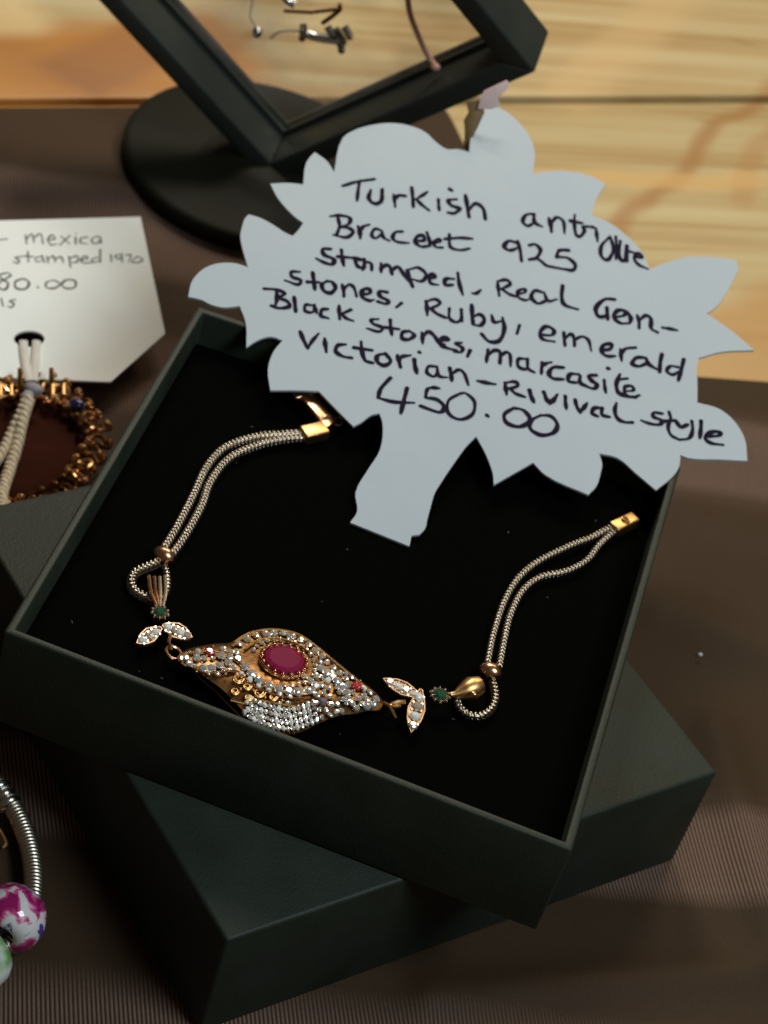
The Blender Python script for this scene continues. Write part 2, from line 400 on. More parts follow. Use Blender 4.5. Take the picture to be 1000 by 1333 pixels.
# ------------------------------------------------------------------ table of pine planks
table = tag(thing('table_top', 'pale varnished pine table of wide planks', 'table'), kind='structure')
del table['category']
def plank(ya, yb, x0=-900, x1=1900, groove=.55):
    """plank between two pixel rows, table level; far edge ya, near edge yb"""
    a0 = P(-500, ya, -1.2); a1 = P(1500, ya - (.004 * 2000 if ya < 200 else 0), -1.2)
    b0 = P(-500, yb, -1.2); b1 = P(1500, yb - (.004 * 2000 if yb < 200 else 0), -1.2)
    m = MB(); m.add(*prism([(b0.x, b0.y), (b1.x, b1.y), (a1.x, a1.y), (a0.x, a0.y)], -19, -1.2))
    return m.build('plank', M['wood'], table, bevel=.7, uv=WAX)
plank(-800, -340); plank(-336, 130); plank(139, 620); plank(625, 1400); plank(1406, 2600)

# ------------------------------------------------------------------ table cloth
edge_px = [(-900, 145), (-200, 142), (0, 140), (180, 139), (330, 138), (480, 137), (578, 138), (590, 158), (606, 192), (650, 262), (720, 345),
           (800, 425), (860, 470), (905, 490), (1000, 497), (1200, 505), (1900, 530)]
def edge_y(x):
    for (a, ya), (b, yb) in zip(edge_px, edge_px[1:]):
        if a <= x <= b: return ya + (yb - ya) * (x - a) / (b - a)
    return 530
def gauss(d, s): return math.exp(-(d / s) ** 2)
def seg_d(px, py, a, b):
    ax, ay = a; bx, by = b; dx, dy = bx - ax, by - ay
    t = max(0, min(1, ((px - ax) * dx + (py - ay) * dy) / (dx * dx + dy * dy)))
    return math.hypot(px - ax - t * dx, py - ay - t * dy)
def fold(px, py):
    z = .25 + .18 * math.sin(px * .011 + py * .004) + .14 * math.sin(py * .017 - px * .006 + 1)
    z += 2.3 * gauss(seg_d(px, py, (862, 800), (1050, 870)), 34)
    z += 1.9 * gauss(seg_d(px, py, (900, 700), (1100, 760)), 40)
    z += 2.0 * gauss(seg_d(px, py, (930, 960), (1010, 1230)), 30)
    z += 1.6 * gauss(seg_d(px, py, (880, 560), (1080, 620)), 30)
    z += 1.8 * gauss(seg_d(px, py, (560, 1300), (980, 1270)), 28)
    z += .9 * gauss(seg_d(px, py, (20, 205), (180, 230)), 26)
    return z
m = MB(); NX, NY = 240, 230
for i in range(NX + 1):
    x = -500 + 2000 * i / NX
    ye = edge_y(x)
    for j in range(NY + 1):
        t = j / NY; y = ye + (1900 - ye) * t
        z = fold(x, y)
        # keep flat under the boxes and the stand
        k = min(1, t * 30); z *= k
        m.v.append(P(x, y, 0) + Vector((0, 0, z)))
for i in range(NX):
    for j in range(NY):
        a = i * (NY + 1) + j; m.f.append((a, a + 1, a + NY + 2, a + NY + 1))
# hem: turned-down rim along the far edge
for i in range(NX + 1):
    p = m.v[i * (NY + 1)]; m.v.append(p + Vector((0, .05, -1.15)))
hb = (NX + 1) * (NY + 1)
for i in range(NX): m.f.append((i * (NY + 1), (i + 1) * (NY + 1), hb + i + 1, hb + i))
cl = m.build('table_cloth', M['cloth'], uv=CAX, auto=80)
tag(cl, 'brown striped ribbed and satin cloth spread over the pine table', 'tablecloth')

# ------------------------------------------------------------------ green boxes
# lid, standing upside up under the open box
q0 = P(295, 1225, LID); q1 = P(935, 1005, LID)
e0 = Vector((q0.x, q0.y)); dx = Vector((q1.x, q1.y)) - e0; ls = dx.length; dx.normalize()
dn = Vector((-dx.y, dx.x))
lp = [e0, e0 + dx * ls, e0 + dx * ls + dn * ls, e0 + dn * ls]
lid = thing('box_lid', 'closed dark green lid turned askew beneath the open box', 'box lid', (*((lp[0] + lp[2]) / 2), 0))
def shell(root, poly, z0, z1, th, top=True):
    """four wall boards and a closing board, each its own part"""
    n = 4; c = sum((Vector(p) for p in poly), Vector((0, 0))) / 4
    def inset(d):
        out = []
        for i in range(n):
            p = Vector(poly[i]); a = (Vector(poly[i - 1]) - p).normalized(); b = (Vector(poly[(i + 1) % n]) - p).normalized()
            out.append(p + (a + b) * d)
        return out
    return inset(th)
m = MB(); m.add(*prism(lp, .3, LID)); body = m.build('lid_shell', M['box'], lid, bevel=.7)
# paper seam line a little above the foot of the lid
A = P(5, 822, RIM); B = P(745, 1108, RIM); D = P(258, 398, RIM); Cc = P(887, 606, RIM)
bp = [Vector((q.x, q.y)) for q in (A, B, Cc, D)]
cen = sum(bp, Vector((0, 0))) / 4
gb = thing('open_gift_box', 'open dark green gift box with black velvet inside holding the ruby bracelet', 'jewellery box', (*cen, LID))
TH = 1.35
def inset(poly, d):
    out = []; n = len(poly)
    for i in range(n):
        p = poly[i]; a = (poly[i - 1] - p).normalized(); b = (poly[(i + 1) % n] - p).normalized()
        out.append(p + (a + b) * d)
    return out
ip = inset(bp, TH)
# one hollow tray
m = MB(); zb = LID + .15
vs = [(p.x, p.y, zb) for p in bp] + [(p.x, p.y, RIM) for p in bp] + [(p.x, p.y, RIM) for p in ip] + [(p.x, p.y, zb + 1.5) for p in ip]
fs = [(3, 2, 1, 0), (12, 13, 14, 15)]
for i in range(4):
    j = (i + 1) % 4
    fs += [(i, j, 4 + j, 4 + i), (4 + i, 4 + j, 8 + j, 8 + i), (8 + i, 8 + j, 12 + j, 12 + i)]
m.add(vs, fs); m.build('box_tray', M['box'], gb, bevel=.42)
ZI = RIM - 6.3
m = MB(); pad = inset(bp, TH + .1); NG = 40
for i in range(NG + 1):
    for j in range(NG + 1):
        u, v = i / NG, j / NG
        q = (pad[0] * (1 - u) + pad[1] * u) * (1 - v) + (pad[3] * (1 - u) + pad[2] * u) * v
        ed = min(u, v, 1 - u, 1 - v) * 90
        z = ZI - .8 * math.exp(-ed / .9) + .06 * math.sin(u * 21) * math.sin(v * 17)
        m.v.append(Vector((q.x, q.y, z)))
for i in range(NG):
    for j in range(NG):
        a = i * (NG + 1) + j; m.f.append((a, a + 1, a + NG + 2, a + NG + 1))
m.build('velvet_pad', M['velvet'], gb)

# ------------------------------------------------------------------ handwriting
# traced pen strokes of the large card: origin, scale, then strokes (photo crop coordinates)
PEN = [
 (430, 220, 4.545, [[(75,100),(160,75),(262,60)],[(172,80),(165,130),(158,188)],[(240,125),(228,175),(262,205),(298,190),(308,120)],[(308,120),(307,165),(305,200)],
  [(375,150),(380,185),(385,225)],[(380,178),(405,157),(445,160)],[(482,110),(488,165),(492,225)],[(575,135),(540,160),(505,180)],[(510,180),(545,215),(585,245)],[(640,180),(642,215),(645,245)],
  [(745,180),(700,185),(715,215),(765,235),(735,262),(695,258)],[(708,120),(718,128)],[(800,155),(810,215),(822,285)],[(822,240),(860,205),(905,235),(918,298)],
  [(45,285),(55,340),(35,395)],[(0,280),(60,275),(115,290),(110,325),(60,345)],[(60,345),(110,350),(135,375),(95,405),(20,390)],[(165,340),(175,375),(178,412)],[(175,370),(195,342),(230,330)],
  [(305,365),(265,355),(245,390),(270,410),(305,385)],[(305,365),(315,405),(350,425)],[(425,370),(385,375),(370,410),(400,432),(465,438)],[(515,428),(555,422),(550,395),(515,400),(505,435),(540,460),(585,455)],
  [(572,375),(585,415),(592,458)],[(610,440),(650,430),(640,415),(612,435),(625,462),(665,465)],[(705,385),(705,430),(715,465),(770,480),(825,470)],[(680,415),(760,408),(840,412)]]),
 (640, 250, 4.545, [[(250,130),(205,135),(185,175),(215,200),(255,180)],[(252,130),(255,180),(300,205)],[(340,155),(350,195),(355,235)],[(350,190),(385,150),(425,175),(432,245)],
  [(492,135),(490,195),(500,250),(525,262),(550,230),(540,205),(580,205)],[(470,172),(535,184)],[(618,215),(622,250),(628,295)],[(598,208),(606,212)],
  [(700,265),(650,320),(650,380),(690,400),(720,340),(705,270)],[(735,265),(740,330),(735,400)],[(762,290),(755,380),(785,408),(800,320)],[(800,320),(800,410)],[(812,350),(850,362)],
  [(850,388),(890,385),(870,362),(845,392),(870,430),(925,455)],[(150,300),(100,290),(75,325),(110,345),(155,330)],[(155,290),(170,350),(178,410)],[(225,315),(260,310),(290,345),(265,390),(225,400)],
  [(225,400),(270,395),(330,440)],[(455,345),(428,343),(400,345)],[(400,345),(390,365),(385,390)],[(385,385),(450,390),(495,430),(480,462),(420,455),(320,435)]]),
 (340, 310, 4.545, [[(410,65),(365,65),(375,100),(430,125),(420,155),(375,145),(325,120)],[(475,70),(480,120),(490,165)],[(530,115),(570,122),(610,128)],[(610,130),(560,130),(570,165),(600,180)],[(610,125),(610,165),(600,190)],[(455,110),(515,114)],[(610,140),(650,150),(655,190)],
  [(710,150),(710,178),(710,205)],[(710,185),(740,160),(765,175),(775,215)],[(775,190),(810,170),(845,215),(895,280)],[(880,185),(930,175),(975,215),(950,255),(880,240)],[(865,190),(880,240),(898,290)],
  [(230,200),(180,200),(185,230),(235,250),(215,275),(140,250)],[(305,205),(312,255),(318,305)],[(275,260),(345,262)],[(390,255),(360,275),(370,310),(410,325),(440,295),(420,260),(390,255)],
  [(480,275),(488,305),(490,345)],[(488,305),(520,275),(550,295),(565,345)],[(600,335),(645,325),(635,300),(600,310),(600,350),(640,370),(665,365)],[(745,320),(700,315),(705,345),(750,370),(740,390),(690,375)],[(830,385),(800,410)],
  [(90,310),(95,355),(85,395)],[(20,300),(90,305),(140,330),(100,350)],[(95,350),(155,375),(165,405),(110,415),(60,400)],[(195,350),(200,390),(205,435)],[(310,400),(265,395),(260,430),(300,440),(320,420)],[(315,395),(320,420),(330,445)],
  [(395,420),(360,425),(355,460),(400,475)],[(462,400),(462,440),(465,480)],[(530,425),(475,450)],[(475,450),(505,475),(545,490)]]),
 (540, 350, 4.545, [[(85,62),(120,48),(110,30),(85,45),(95,85),(140,95)],[(230,60),(185,60),(180,95),(225,95)],[(255,25),(265,90),(285,155)],[(390,125),(365,145),(340,145)],
  [(490,80),(495,120),(500,160)],[(490,75),(540,65),(565,90),(515,120)],[(515,120),(560,150),(600,165)],[(610,150),(650,140),(650,120),(615,130),(610,165),(650,185),(680,180)],
  [(760,140),(710,130),(690,170),(730,205),(775,190)],[(765,140),(790,190),(840,180)],[(875,100),(870,170),(890,215),(965,240)],
  [(68,190),(72,230),(75,275)],[(65,195),(120,180),(150,205),(95,235)],[(95,235),(130,265),(185,290)],[(205,235),(205,290),(240,315),(275,300),(275,240)],[(275,240),(280,310)],
  [(338,215),(340,270),(345,325)],[(345,285),(385,270),(412,300),(390,335),(345,330)],[(455,275),(470,315),(510,310)],[(520,290),(530,360),(500,425),(440,430),(395,385)],[(620,335),(605,385)]]),
 (370, 400, 4.545, [[(555,70),(515,75),(530,100),(580,120),(560,145),(490,125)],[(628,75),(630,120),(638,165)],[(600,120),(680,130)],[(740,140),(700,150),(700,185),(740,190),(770,165),(740,140)],
  [(95,145),(115,195),(140,242)],[(140,242),(170,195),(205,155)],[(240,185),(243,220),(250,265)],[(365,220),(320,225),(305,260),(345,290),(400,300)],[(455,205),(460,260),(480,315),(525,330)],[(415,240),(520,255)],
  [(600,275),(555,285),(550,320),(590,345),(630,320),(600,275)],[(670,285),(680,320),(688,355)],[(680,315),(700,292),(750,285)],[(770,310),(775,350),(785,390)],[(800,266),(806,270)]]),
 (480, 420, 4.545, [[(315,60),(318,90),(320,125)],[(318,90),(350,55),(385,75),(420,120),(450,130)],[(430,108),(470,102),(455,85),(430,100),(430,135),(480,155),(520,165)],[(550,120),(515,125),(555,150),(545,175),(505,170)],[(600,165),(585,200)],
  [(400,260),(355,260),(345,295),(385,320),(410,295)],[(405,260),(415,315),(465,325)],[(480,270),(488,310),(492,345)],[(488,310),(530,280),(565,300),(590,370)],[(645,345),(690,355),(750,365)]]),
 (630, 440, 4.545, [[(25,70),(20,105),(15,145)],[(22,105),(60,75),(95,85),(95,150)],[(95,115),(130,85),(155,100),(158,168)],[(250,125),(205,125),(205,170),(250,185),(260,150)],[(258,125),(262,180),(300,205)],
  [(345,145),(342,180),(340,212)],[(345,172),(370,150),(400,145)],[(470,175),(410,175),(385,210),(410,240),(470,245)],[(560,215),(510,215),(500,255),(545,265)],[(570,225),(570,265),(620,290)],
  [(665,220),(620,225),(640,255),(670,275),(650,300),(590,280)],[(712,250),(715,285),(722,325)],[(735,180),(742,184)],[(805,215),(785,270),(795,320),(840,345),(900,350)],[(800,245),(850,240)],[(845,315),(885,310),(875,285),(835,290),(835,330),(870,350),(920,340)],
  [(125,265),(130,300),(135,335)],[(125,265),(185,260),(200,285),(150,300)],[(155,300),(190,330),(245,350)],[(270,310),(280,345),(295,380)],[(355,320),(370,360),(390,390)],[(390,390),(410,370),(435,335)],[(482,345),(483,380),(488,420)],
  [(540,365),(550,405),(570,440)],[(570,440),(590,415),(612,385)],[(700,415),(655,415),(640,445),(675,465)],[(700,415),(700,455),(745,468)],[(785,385),(775,430),(790,475),(830,498),(880,500)]]),
 (750, 500, 4.545, [[(510,175),(460,170),(460,195),(505,215),(495,240),(440,235),(385,215)],[(550,165),(560,205),(545,250),(560,300),(610,330)],[(520,220),(590,215)],[(595,225),(620,255),(660,240)],[(685,220),(690,270),(670,320),(610,330)],
  [(740,220),(738,270),(732,320)],[(790,310),(845,305),(850,285),(800,285),(765,320),(800,350),(870,360)]]),
 (700, 380, 4.545, [[(455,45),(395,45),(345,95),(360,145),(405,140),(410,100)],[(410,95),(412,130),(415,165)],[(460,150),(510,140),(520,115),(475,110),(450,150),(490,185),(540,185)],[(530,120),(550,150),(548,185)],
  [(590,140),(600,175),(600,215)],[(600,170),(640,140),(670,160),(672,215),(710,240)],[(740,212),(780,218),(828,228)],[(25,255),(85,255),(95,225),(50,205),(15,240),(30,280),(100,295)],
  [(155,240),(158,280),(162,320)],[(158,280),(195,250),(215,275),(218,320)],[(218,285),(260,265),(300,285),(318,350)],[(385,348),(430,337),(435,310),(390,315),(380,355),(410,380),(460,380)],[(490,340),(492,370),(498,410)],[(492,372),(520,337),(580,330)],
  [(640,390),(585,390),(560,425),(600,440),(645,425)],[(640,390),(660,430),(710,460)],[(735,370),(725,420),(722,475)],[(830,445),(785,440),(765,470),(800,490),(835,470)],[(865,400),(850,460),(832,525)]]),
 (480, 480, 3.704, [[(105,45),(60,95),(45,140)],[(45,140),(120,160),(220,165)],[(185,95),(170,155),(155,215)],[(340,95),(312,92),(285,95)],[(285,95),(278,115),(275,140)],[(275,140),(330,150),(365,185),(340,210),(250,180)],
  [(440,120),(385,155),(385,215),(440,245),(500,220),(510,160),(470,120),(440,120)],[(570,225),(577,231)],[(700,190),(655,220),(665,260),(720,280),(765,265),(775,235),(745,200),(700,190)],[(830,225),(785,250),(780,290),(830,320),(890,310),(910,270),(880,230),(830,225)]]),
]
def pen_stroke(mb, px, plane, width, rnd, lift=.06):
    """one pen stroke through photo pixels, pressed unevenly, laid on the plane"""
    nrm = plane[1]
    pts = catmull([Vector((x, y, 0)) for x, y in px], 7)
    L = [PP(v.x + rnd.uniform(-.12, .12), v.y + rnd.uniform(-.12, .12), plane) + nrm * (lift + rnd.uniform(0, .012)) for v in pts]
    n = len(L); ph = rnd.uniform(0, 6); pr = rnd.uniform(.85, 1.12)
    hw = [width * .5 * pr * (.70 + .36 * math.sin(PI * min(1, (i + 1.5) / (n + 1))) + .16 * math.sin(ph + i * .55)) for i in range(n)]
    vs = []
    for i in range(n):
        t = (L[min(n - 1, i + 1)] - L[max(0, i - 1)]); t = t.normalized() if t.length > 1e-6 else Vector((1, 0, 0))
        s = t.cross(nrm).normalized() * hw[i]; vs += [L[i] - s, L[i] + s]
    mb.add(vs, [(2 * i, 2 * i + 1, 2 * i + 3, 2 * i + 2) for i in range(n - 1)])
    ax = nrm.cross(Vector((1, 0, 0))).normalized(); bx = nrm.cross(ax)
    for q, h_ in ((L[0], hw[0] * 1.12), (L[-1], hw[-1])):
        mb.add([q + nrm * .006 + ax * math.cos(k * PI / 4) * h_ + bx * math.sin(k * PI / 4) * h_ for k in range(8)], [tuple(range(8))])

# ------------------------------------------------------------------ sunburst price tag
TAGP = plane3(P(495, 695, ZI + .6), P(262, 388, RIM + .75), P(886, 596, RIM + 1.2))
outl = [(456,680),(465,666),(463,641),(480,610),(495,585),(498,550),(494,538),(484,540),(470,550),(460,555),(440,535),(415,509),(384,508),(352,508),
 (349,480),(356,458),(368,443),(352,438),(335,443),(321,452),(320,420),(312,398),(292,400),(274,396),(262,390),(245,386),(250,366),(262,352),(275,345),(290,342),(308,343),(323,348),
 (315,320),(313,306),(315,296),(319,284),(324,279),(340,284),(358,294),(370,302),(381,307),(388,300),(395,290),(384,282),(362,258),(352,239),(375,238),(395,240),
 (398,214),(403,205),(410,198),(426,210),(435,224),(446,180),(460,170),(478,164),(506,160),(532,163),(554,172),(568,185),(582,194),(596,194),(611,198),(613,180),(620,164),(632,140),(644,138),
 (668,152),(686,172),(696,196),(694,226),(724,222),(760,226),(776,232),(788,240),(776,260),(770,280),(790,288),(808,300),(836,328),(846,350),(876,339),(900,334),(930,335),(958,338),(962,350),(944,384),(930,402),
 (920,408),(952,430),(982,456),(940,458),(910,466),(907,480),(908,496),(908,524),(936,532),(956,548),(970,572),(973,600),(936,598),(896,596),(886,592),
 (884,608),(876,620),(854,638),(828,616),(804,596),(780,590),(784,604),(782,616),(777,632),(766,644),(710,618),(694,602),(680,610),(643,631),(642,618),(640,610),(632,590),(620,568),(608,580),(596,596),(575,627),
 (566,642),(561,659),(556,678),(554,687),(546,696),(536,697),(533,711)]
def smooth_outline(pts, corner=42, k=4):
    n = len(pts); V = [Vector((*p, 0)) for p in pts]; out = []
    tan = []
    for i in range(n):
        a = V[i] - V[i - 1]; b = V[(i + 1) % n] - V[i]
        if a.angle(b) > math.radians(corner): tan.append(None)
        else: tan.append((a.normalized() + b.normalized()).normalized())
    for i in range(n):
        p, q = V[i], V[(i + 1) % n]; d = (q - p).length; c = (q - p)
        t0 = tan[i] * d if tan[i] else c; t1 = tan[(i + 1) % n] * d if tan[(i + 1) % n] else c
        for j in range(k):
            t = j / k
            out.append(p * (2*t**3-3*t**2+1) + t0 * (t**3-2*t**2+t) + q * (-2*t**3+3*t**2) + t1 * (t**3-t**2))
    return out
pt = [PP(v.x, v.y, TAGP) for v in smooth_outline(outl)]
m = MB(); m.add(*slab(pt, TAGP[1], .45))
tg = thing('price_tag', 'large blue-grey flower shaped card with handwritten Turkish bracelet price 450.00', 'price tag', PP(500, 690, TAGP), group='handwritten price tags')
m.build('card', M['card'], tg, auto=30)
ink = MB(); rnd_pen = random.Random(5)
for ox, oy, sc, sts in PEN:
    for st_ in sts: pen_stroke(ink, [(ox + x / sc, oy + y / sc) for x, y in st_], TAGP, .80, rnd_pen)
ink.build('handwriting', M['ink'], tg, smooth=False)

# ------------------------------------------------------------------ white price tag at left
WTP = plane3(P(215, 434, 7.5), P(144, 497, 6.0), P(183, 282, 12.0))
wt = thing('price_tag', 'small white card with clipped corner, punched hole and Mexico 80.00 in ink', 'price tag', PP(100, 495, WTP), group='handwritten price tags')
outw = [(-90, 291), (0, 287), (183, 282), (215, 434), (144, 497), (-20, 490), (-90, 440)]
n_ = 28
hole = [(38 + 20 * math.cos(2 * PI * i / n_), 441 + 10.5 * math.sin(2 * PI * i / n_)) for i in range(n_)]
bm = bmesh.new()
ov = [bm.verts.new(PP(x, y, WTP)) for x, y in outw]; hv = [bm.verts.new(PP(x, y, WTP)) for x, y in hole]
es = [bm.edges.new((ov[i], ov[(i + 1) % len(ov)])) for i in range(len(ov))] + [bm.edges.new((hv[i], hv[(i + 1) % n_])) for i in range(n_)]
bmesh.ops.triangle_fill(bm, edges=es, use_beauty=True)
bm.verts.index_update()
fl = [tuple(v.index for v in f.verts) for f in bm.faces]; vl = [v.co.copy() for v in bm.verts]; bd = [(e.verts[0].index, e.verts[1].index) for e in bm.edges if len(e.link_faces) == 1]
bm.free()
m = MB(); N0 = len(vl)
m.add(vl + [v - WTP[1] * .45 for v in vl], fl + [tuple(N0 + i for i in reversed(f)) for f in fl] + [(a, b, N0 + b, N0 + a) for a, b in bd])
m.build('card', M['white_card'], wt, smooth=False)
ink = MB()
for st_ in [[(0,158),(30,155)],[(100,140),(103,158),(105,175)],[(105,155),(125,135),(135,170)],[(135,150),(160,135),(170,175)],[(185,160),(215,155),(205,140),(190,155),(200,178),(225,175)],[(240,145),(275,175)],[(275,142),(235,180)],
  [(298,150),(298,175)],[(298,133),(299,136)],[(345,148),(320,152),(318,170),(345,175)],[(385,145),(362,155),(368,172),(392,168),(395,148),(385,145)],[(395,150),(400,172)],
  [(85,225),(60,228),(75,240),(70,250),(50,245)],[(110,205),(112,245)],[(95,222),(130,225)],[(160,225),(140,230),(145,245),(165,240)],[(165,222),(175,248)],[(185,225),(190,250)],[(190,235),(210,222),(218,248)],[(218,235),(240,225),(250,250)],
  [(272,225),(278,268)],[(275,232),(305,222),(305,245),(280,248)],[(320,240),(345,232),(335,222),(318,238),(330,250),(360,248)],[(385,228),(362,235),(370,248),(390,240)],[(395,198),(395,248)],
  [(437,218),(440,245)],[(475,215),(455,222),(465,235),(480,225)],[(480,215),(482,248)],[(495,220),(515,218),(508,248)],[(530,232),(520,245),(545,248),(562,238),(545,225),(530,232)],
  [(28,288),(-2,298),(10,315),(32,330),(20,355),(-8,345),(0,325),(42,300),(28,288)],[(85,312),(60,325),(65,350),(100,352),(115,330),(100,315),(85,312)],[(148,345),(151,348)],
  [(215,318),(185,325),(182,345),(210,350),(240,335),(260,317),(295,320),(295,345),(260,350),(238,332),(215,318)],[(5,390),(12,420)],[(60,395),(38,400),(55,412),(45,425),(30,420)]]:
    pen_stroke(ink, [(x / 3.03, 260 + y / 3.03) for x, y in st_], WTP, .42 if st_[0][1] > 280 and st_[0][1] < 350 else .32, rnd_pen)
ink.build('handwriting', M['ink_grey'], wt, smooth=False)

m = MB(); RL = random.Random(21)
for i in range(16):
    u, v = RL.uniform(.04, .96), RL.uniform(.04, .96); q = (pad[0] * (1 - u) + pad[1] * u) * (1 - v) + (pad[3] * (1 - u) + pad[2] * u) * v
    a = RL.uniform(0, PI); ln = RL.uniform(.08, .5); p0 = Vector((q.x, q.y, ZI + .15)); m.add(*tube([p0, p0 + Vector((math.cos(a) * ln, math.sin(a) * ln, .03))], .035, 4))
tag(m.build('lint', M['grey_thread'], gb), kind='stuff')

# ------------------------------------------------------------------ the ruby bracelet
br = thing('gemstone_bracelet', 'gold and silver bracelet with large oval ruby centrepiece lying in the open box', 'bracelet', P(370, 880, ZI))
gem8 = gem_mesh('white_stone', M['white_stone'], 8, .5, .55)
gemp = gem_mesh('pearl_stone', M['pearl_stone'], 8, .5, .55)
gemc = gem_mesh('champagne_stone', M['champagne_stone'], 8, .5, .55)
gemr = gem_mesh('small_ruby', M['ruby_small'], 8, .5, .5)
def snake(pts, r, pitch=.80, seg=12):
    """chain of slanted overlapping rings threaded on a core"""
    c = catmull(pts, 8); q = resample(c, pitch)
    vs, fs = tube(resample(c, .4), r * .60, 8)
    for i, p in enumerate(q[:-1]):
        t = (q[i + 1] - p).normalized(); sd = t.cross(Vector((0, 0, 1))).normalized(); u = sd.cross(t)
        for s_ in (-1, 1):
            n_ = (t + sd * .85 * s_ + u * .35).normalized(); cc = p + sd * s_ * r * .42 + u * .05
            a_ = n_.cross(u).normalized(); b_ = n_.cross(a_)
            k = [cc + a_ * math.cos(x) * r * .50 + b_ * math.sin(x) * r * .80 for x in [2 * PI * j / 9 for j in range(9)]]
            v2, f2 = tube(k, r * .24, 6, closed=True); o_ = len(vs); vs = vs + v2; fs = fs + [tuple(o_ + x for x in f) for f in f2]
    return vs, fs
# --- centrepiece
cp_out = [(230,856),(238,848),(256,842),(280,838),(302,836),(314,828),(330,821),(352,819),(376,821),(396,829),(414,842),(432,858),(452,873),(472,888),(490,902),(500,914),(494,924),(478,925),
          (462,929),(444,931),(428,936),(410,944),(394,952),(376,956),(356,953),(338,945),(322,932),(306,914),(290,898),(268,882),(248,870),(236,864)]
ZC = ZI + 2.6
def dome(px, py):
    # distance to the long axis (230,856)-(500,914), rises along the middle
    d = seg_d(px, py, (262, 866), (470, 908)); return ZC + 1.9 * math.exp(-(d / 38) ** 2)
cpo = [Vector((v.x, v.y)) for v in smooth_outline(cp_out, 60, 3)]
m = MB(); c2 = Vector((366, 888)); rings = []
K = 7
for r_ in range(K + 1):
    f_ = 1 - r_ / K
    rings.append([c2 + (q - c2) * (f_ if r_ < K else .02) for q in cpo])
n_ = len(cpo)
base = [P(q.x, q.y + 1, ZC - 1.3) for q in cpo]
m.add(base + [P(q.x, q.y, dome(q.x, q.y) - .25) for rg in rings for q in rg], [tuple(reversed(range(n_)))] +
      [(k * n_ + i, k * n_ + (i + 1) % n_, (k + 1) * n_ + (i + 1) % n_, (k + 1) * n_ + i) for k in range(K + 1) for i in range(n_)] + [tuple(range((K + 1) * n_, (K + 2) * n_))])
cpm = m.build('centrepiece', M['old_gold'], br, auto=50, loc=P(366, 888, ZC))
# thin gold wire edge under the plate
m = MB(); m.add(*tube([P(x, y, ZC - 1.6) for x, y in [(244,866),(262,884),(284,903),(302,922),(322,941),(340,951),(362,957)]], .16, 8)); m.build('edge_wire', M['rose_gold'], cpm)
# raised walls that the stones sit between
def wire(pts, r, material, name='rail', lift=.25):
    q = catmull([P(x, y, dome(x, y) + lift) for x, y in pts], 5)
    m = MB(); m.add(*tube(q, r, 8)); return m.build(name, material, cpm)
wire([(302,842),(314,832),(334,822),(360,820),(388,826),(412,842),(436,862),(458,880),(486,903)], .22, M['gold'])
wire([(318,846),(336,834),(360,831),(386,838),(404,850),(414,862)], .20, M['gold'])
wire([(238,852),(262,848),(290,850),(312,862),(330,880),(352,894),(380,903),(404,902),(414,894)], .18, M['gold'])
wire([(244,866),(268,876),(292,874),(310,874),(326,890),(350,902),(380,909),(404,908)], .16, M['rose_gold'])
wire([(414,868),(430,880),(444,896),(452,912)], .16, M['silver'])
wire([(300,912),(318,916),(338,912),(360,916),(384,920),(404,922)], .18, M['gold'])
# filigree scrolls
for cx, cy, rr in ((310, 884, 8), (322, 894, 6), (306, 900, 6), (338, 902, 8), (356, 908, 6), (324, 908, 6)):
    q = [P(cx + math.cos(a) * rr * (1 - a / 16), cy + math.sin(a) * rr * .75 * (1 - a / 16), dome(cx, cy) + .25) for a in [i * .5 for i in range(20)]]
    m = MB(); m.add(*tube(q, .17, 7)); m.build('filigree', M['gold'], cpm)
for x, y in ((314, 882), (330, 899), (345, 908), (313, 897), (367, 912), (350, 900)):
    m = MB(); m.add(*ellipsoid(P(x, y, dome(x, y) + .35), (.32, .32, .28), nu=8, nv=6)); m.build('gold_bead', M['gold'], cpm)
# ruby with its collet and claws
rc = P(369, 862, dome(369, 862) + .5); rx = imgdir(369, 862, 1, .27, ZC); ra = math.atan2(rx.y, rx.x); RR = rotz(ra)
SXR, SYR = 3.4, 3.0
m = MB()
vs = []; NN = 14
for rr, z in ((1.0, 0), (1.0, .45), (.88, .85), (.72, 1.05), (.68, 1.08), (.3, 1.10)):
    for j in range(NN):
        a = 2 * PI * j / NN; vs.append(rc + RR @ Vector((math.cos(a) * SXR * rr, math.sin(a) * SYR * rr, z)))
fs = [(k * NN + j, k * NN + (j + 1) % NN, (k + 1) * NN + (j + 1) % NN, (k + 1) * NN + j) for k in range(5) for j in range(NN)] + [tuple(range(5 * NN, 6 * NN))]
m.add(vs, fs); rb = m.build('ruby', M['ruby'], cpm, smooth=False, loc=rc)
m = MB(); m.add(*tube([rc + RR @ Vector((math.cos(a) * (SXR + .22), math.sin(a) * (SYR + .22), .15)) for a in [2 * PI * i / 40 for i in range(40)]], .34, 8, closed=True)); m.build('collet', M['rose_gold'], cpm)
for i in range(17):
    a = 2 * PI * i / 17
    q = rc + RR @ Vector((math.cos(a) * (SXR + .12), math.sin(a) * (SYR + .12), .65))
    m = MB(); m.add(*ellipsoid(q, (.46, .33, .55), RR @ rotz(a), 10, 7)); m.build('claw', M['rose_gold'], cpm)
SROWS = []
def stones(lst, me, r, sy=1.0, ang=None, name='white_stone', jit=.12, lift=.2):
    SROWS.extend(lst)
    for x, y in lst:
        k = random.uniform(1 - jit, 1 + jit)
        put(name, me, P(x, y, dome(x, y) + lift), (r * k, r * k * sy, r * k), cpm, (random.uniform(-.55, .55), random.uniform(-.55, .55), (ang if ang is not None else random.uniform(0, 3))))
rowA = [(312,838),(321,831),(333,827),(345,825),(357,824),(369,825),(381,829),(392,833),(402,839),(411,847),(419,854)]
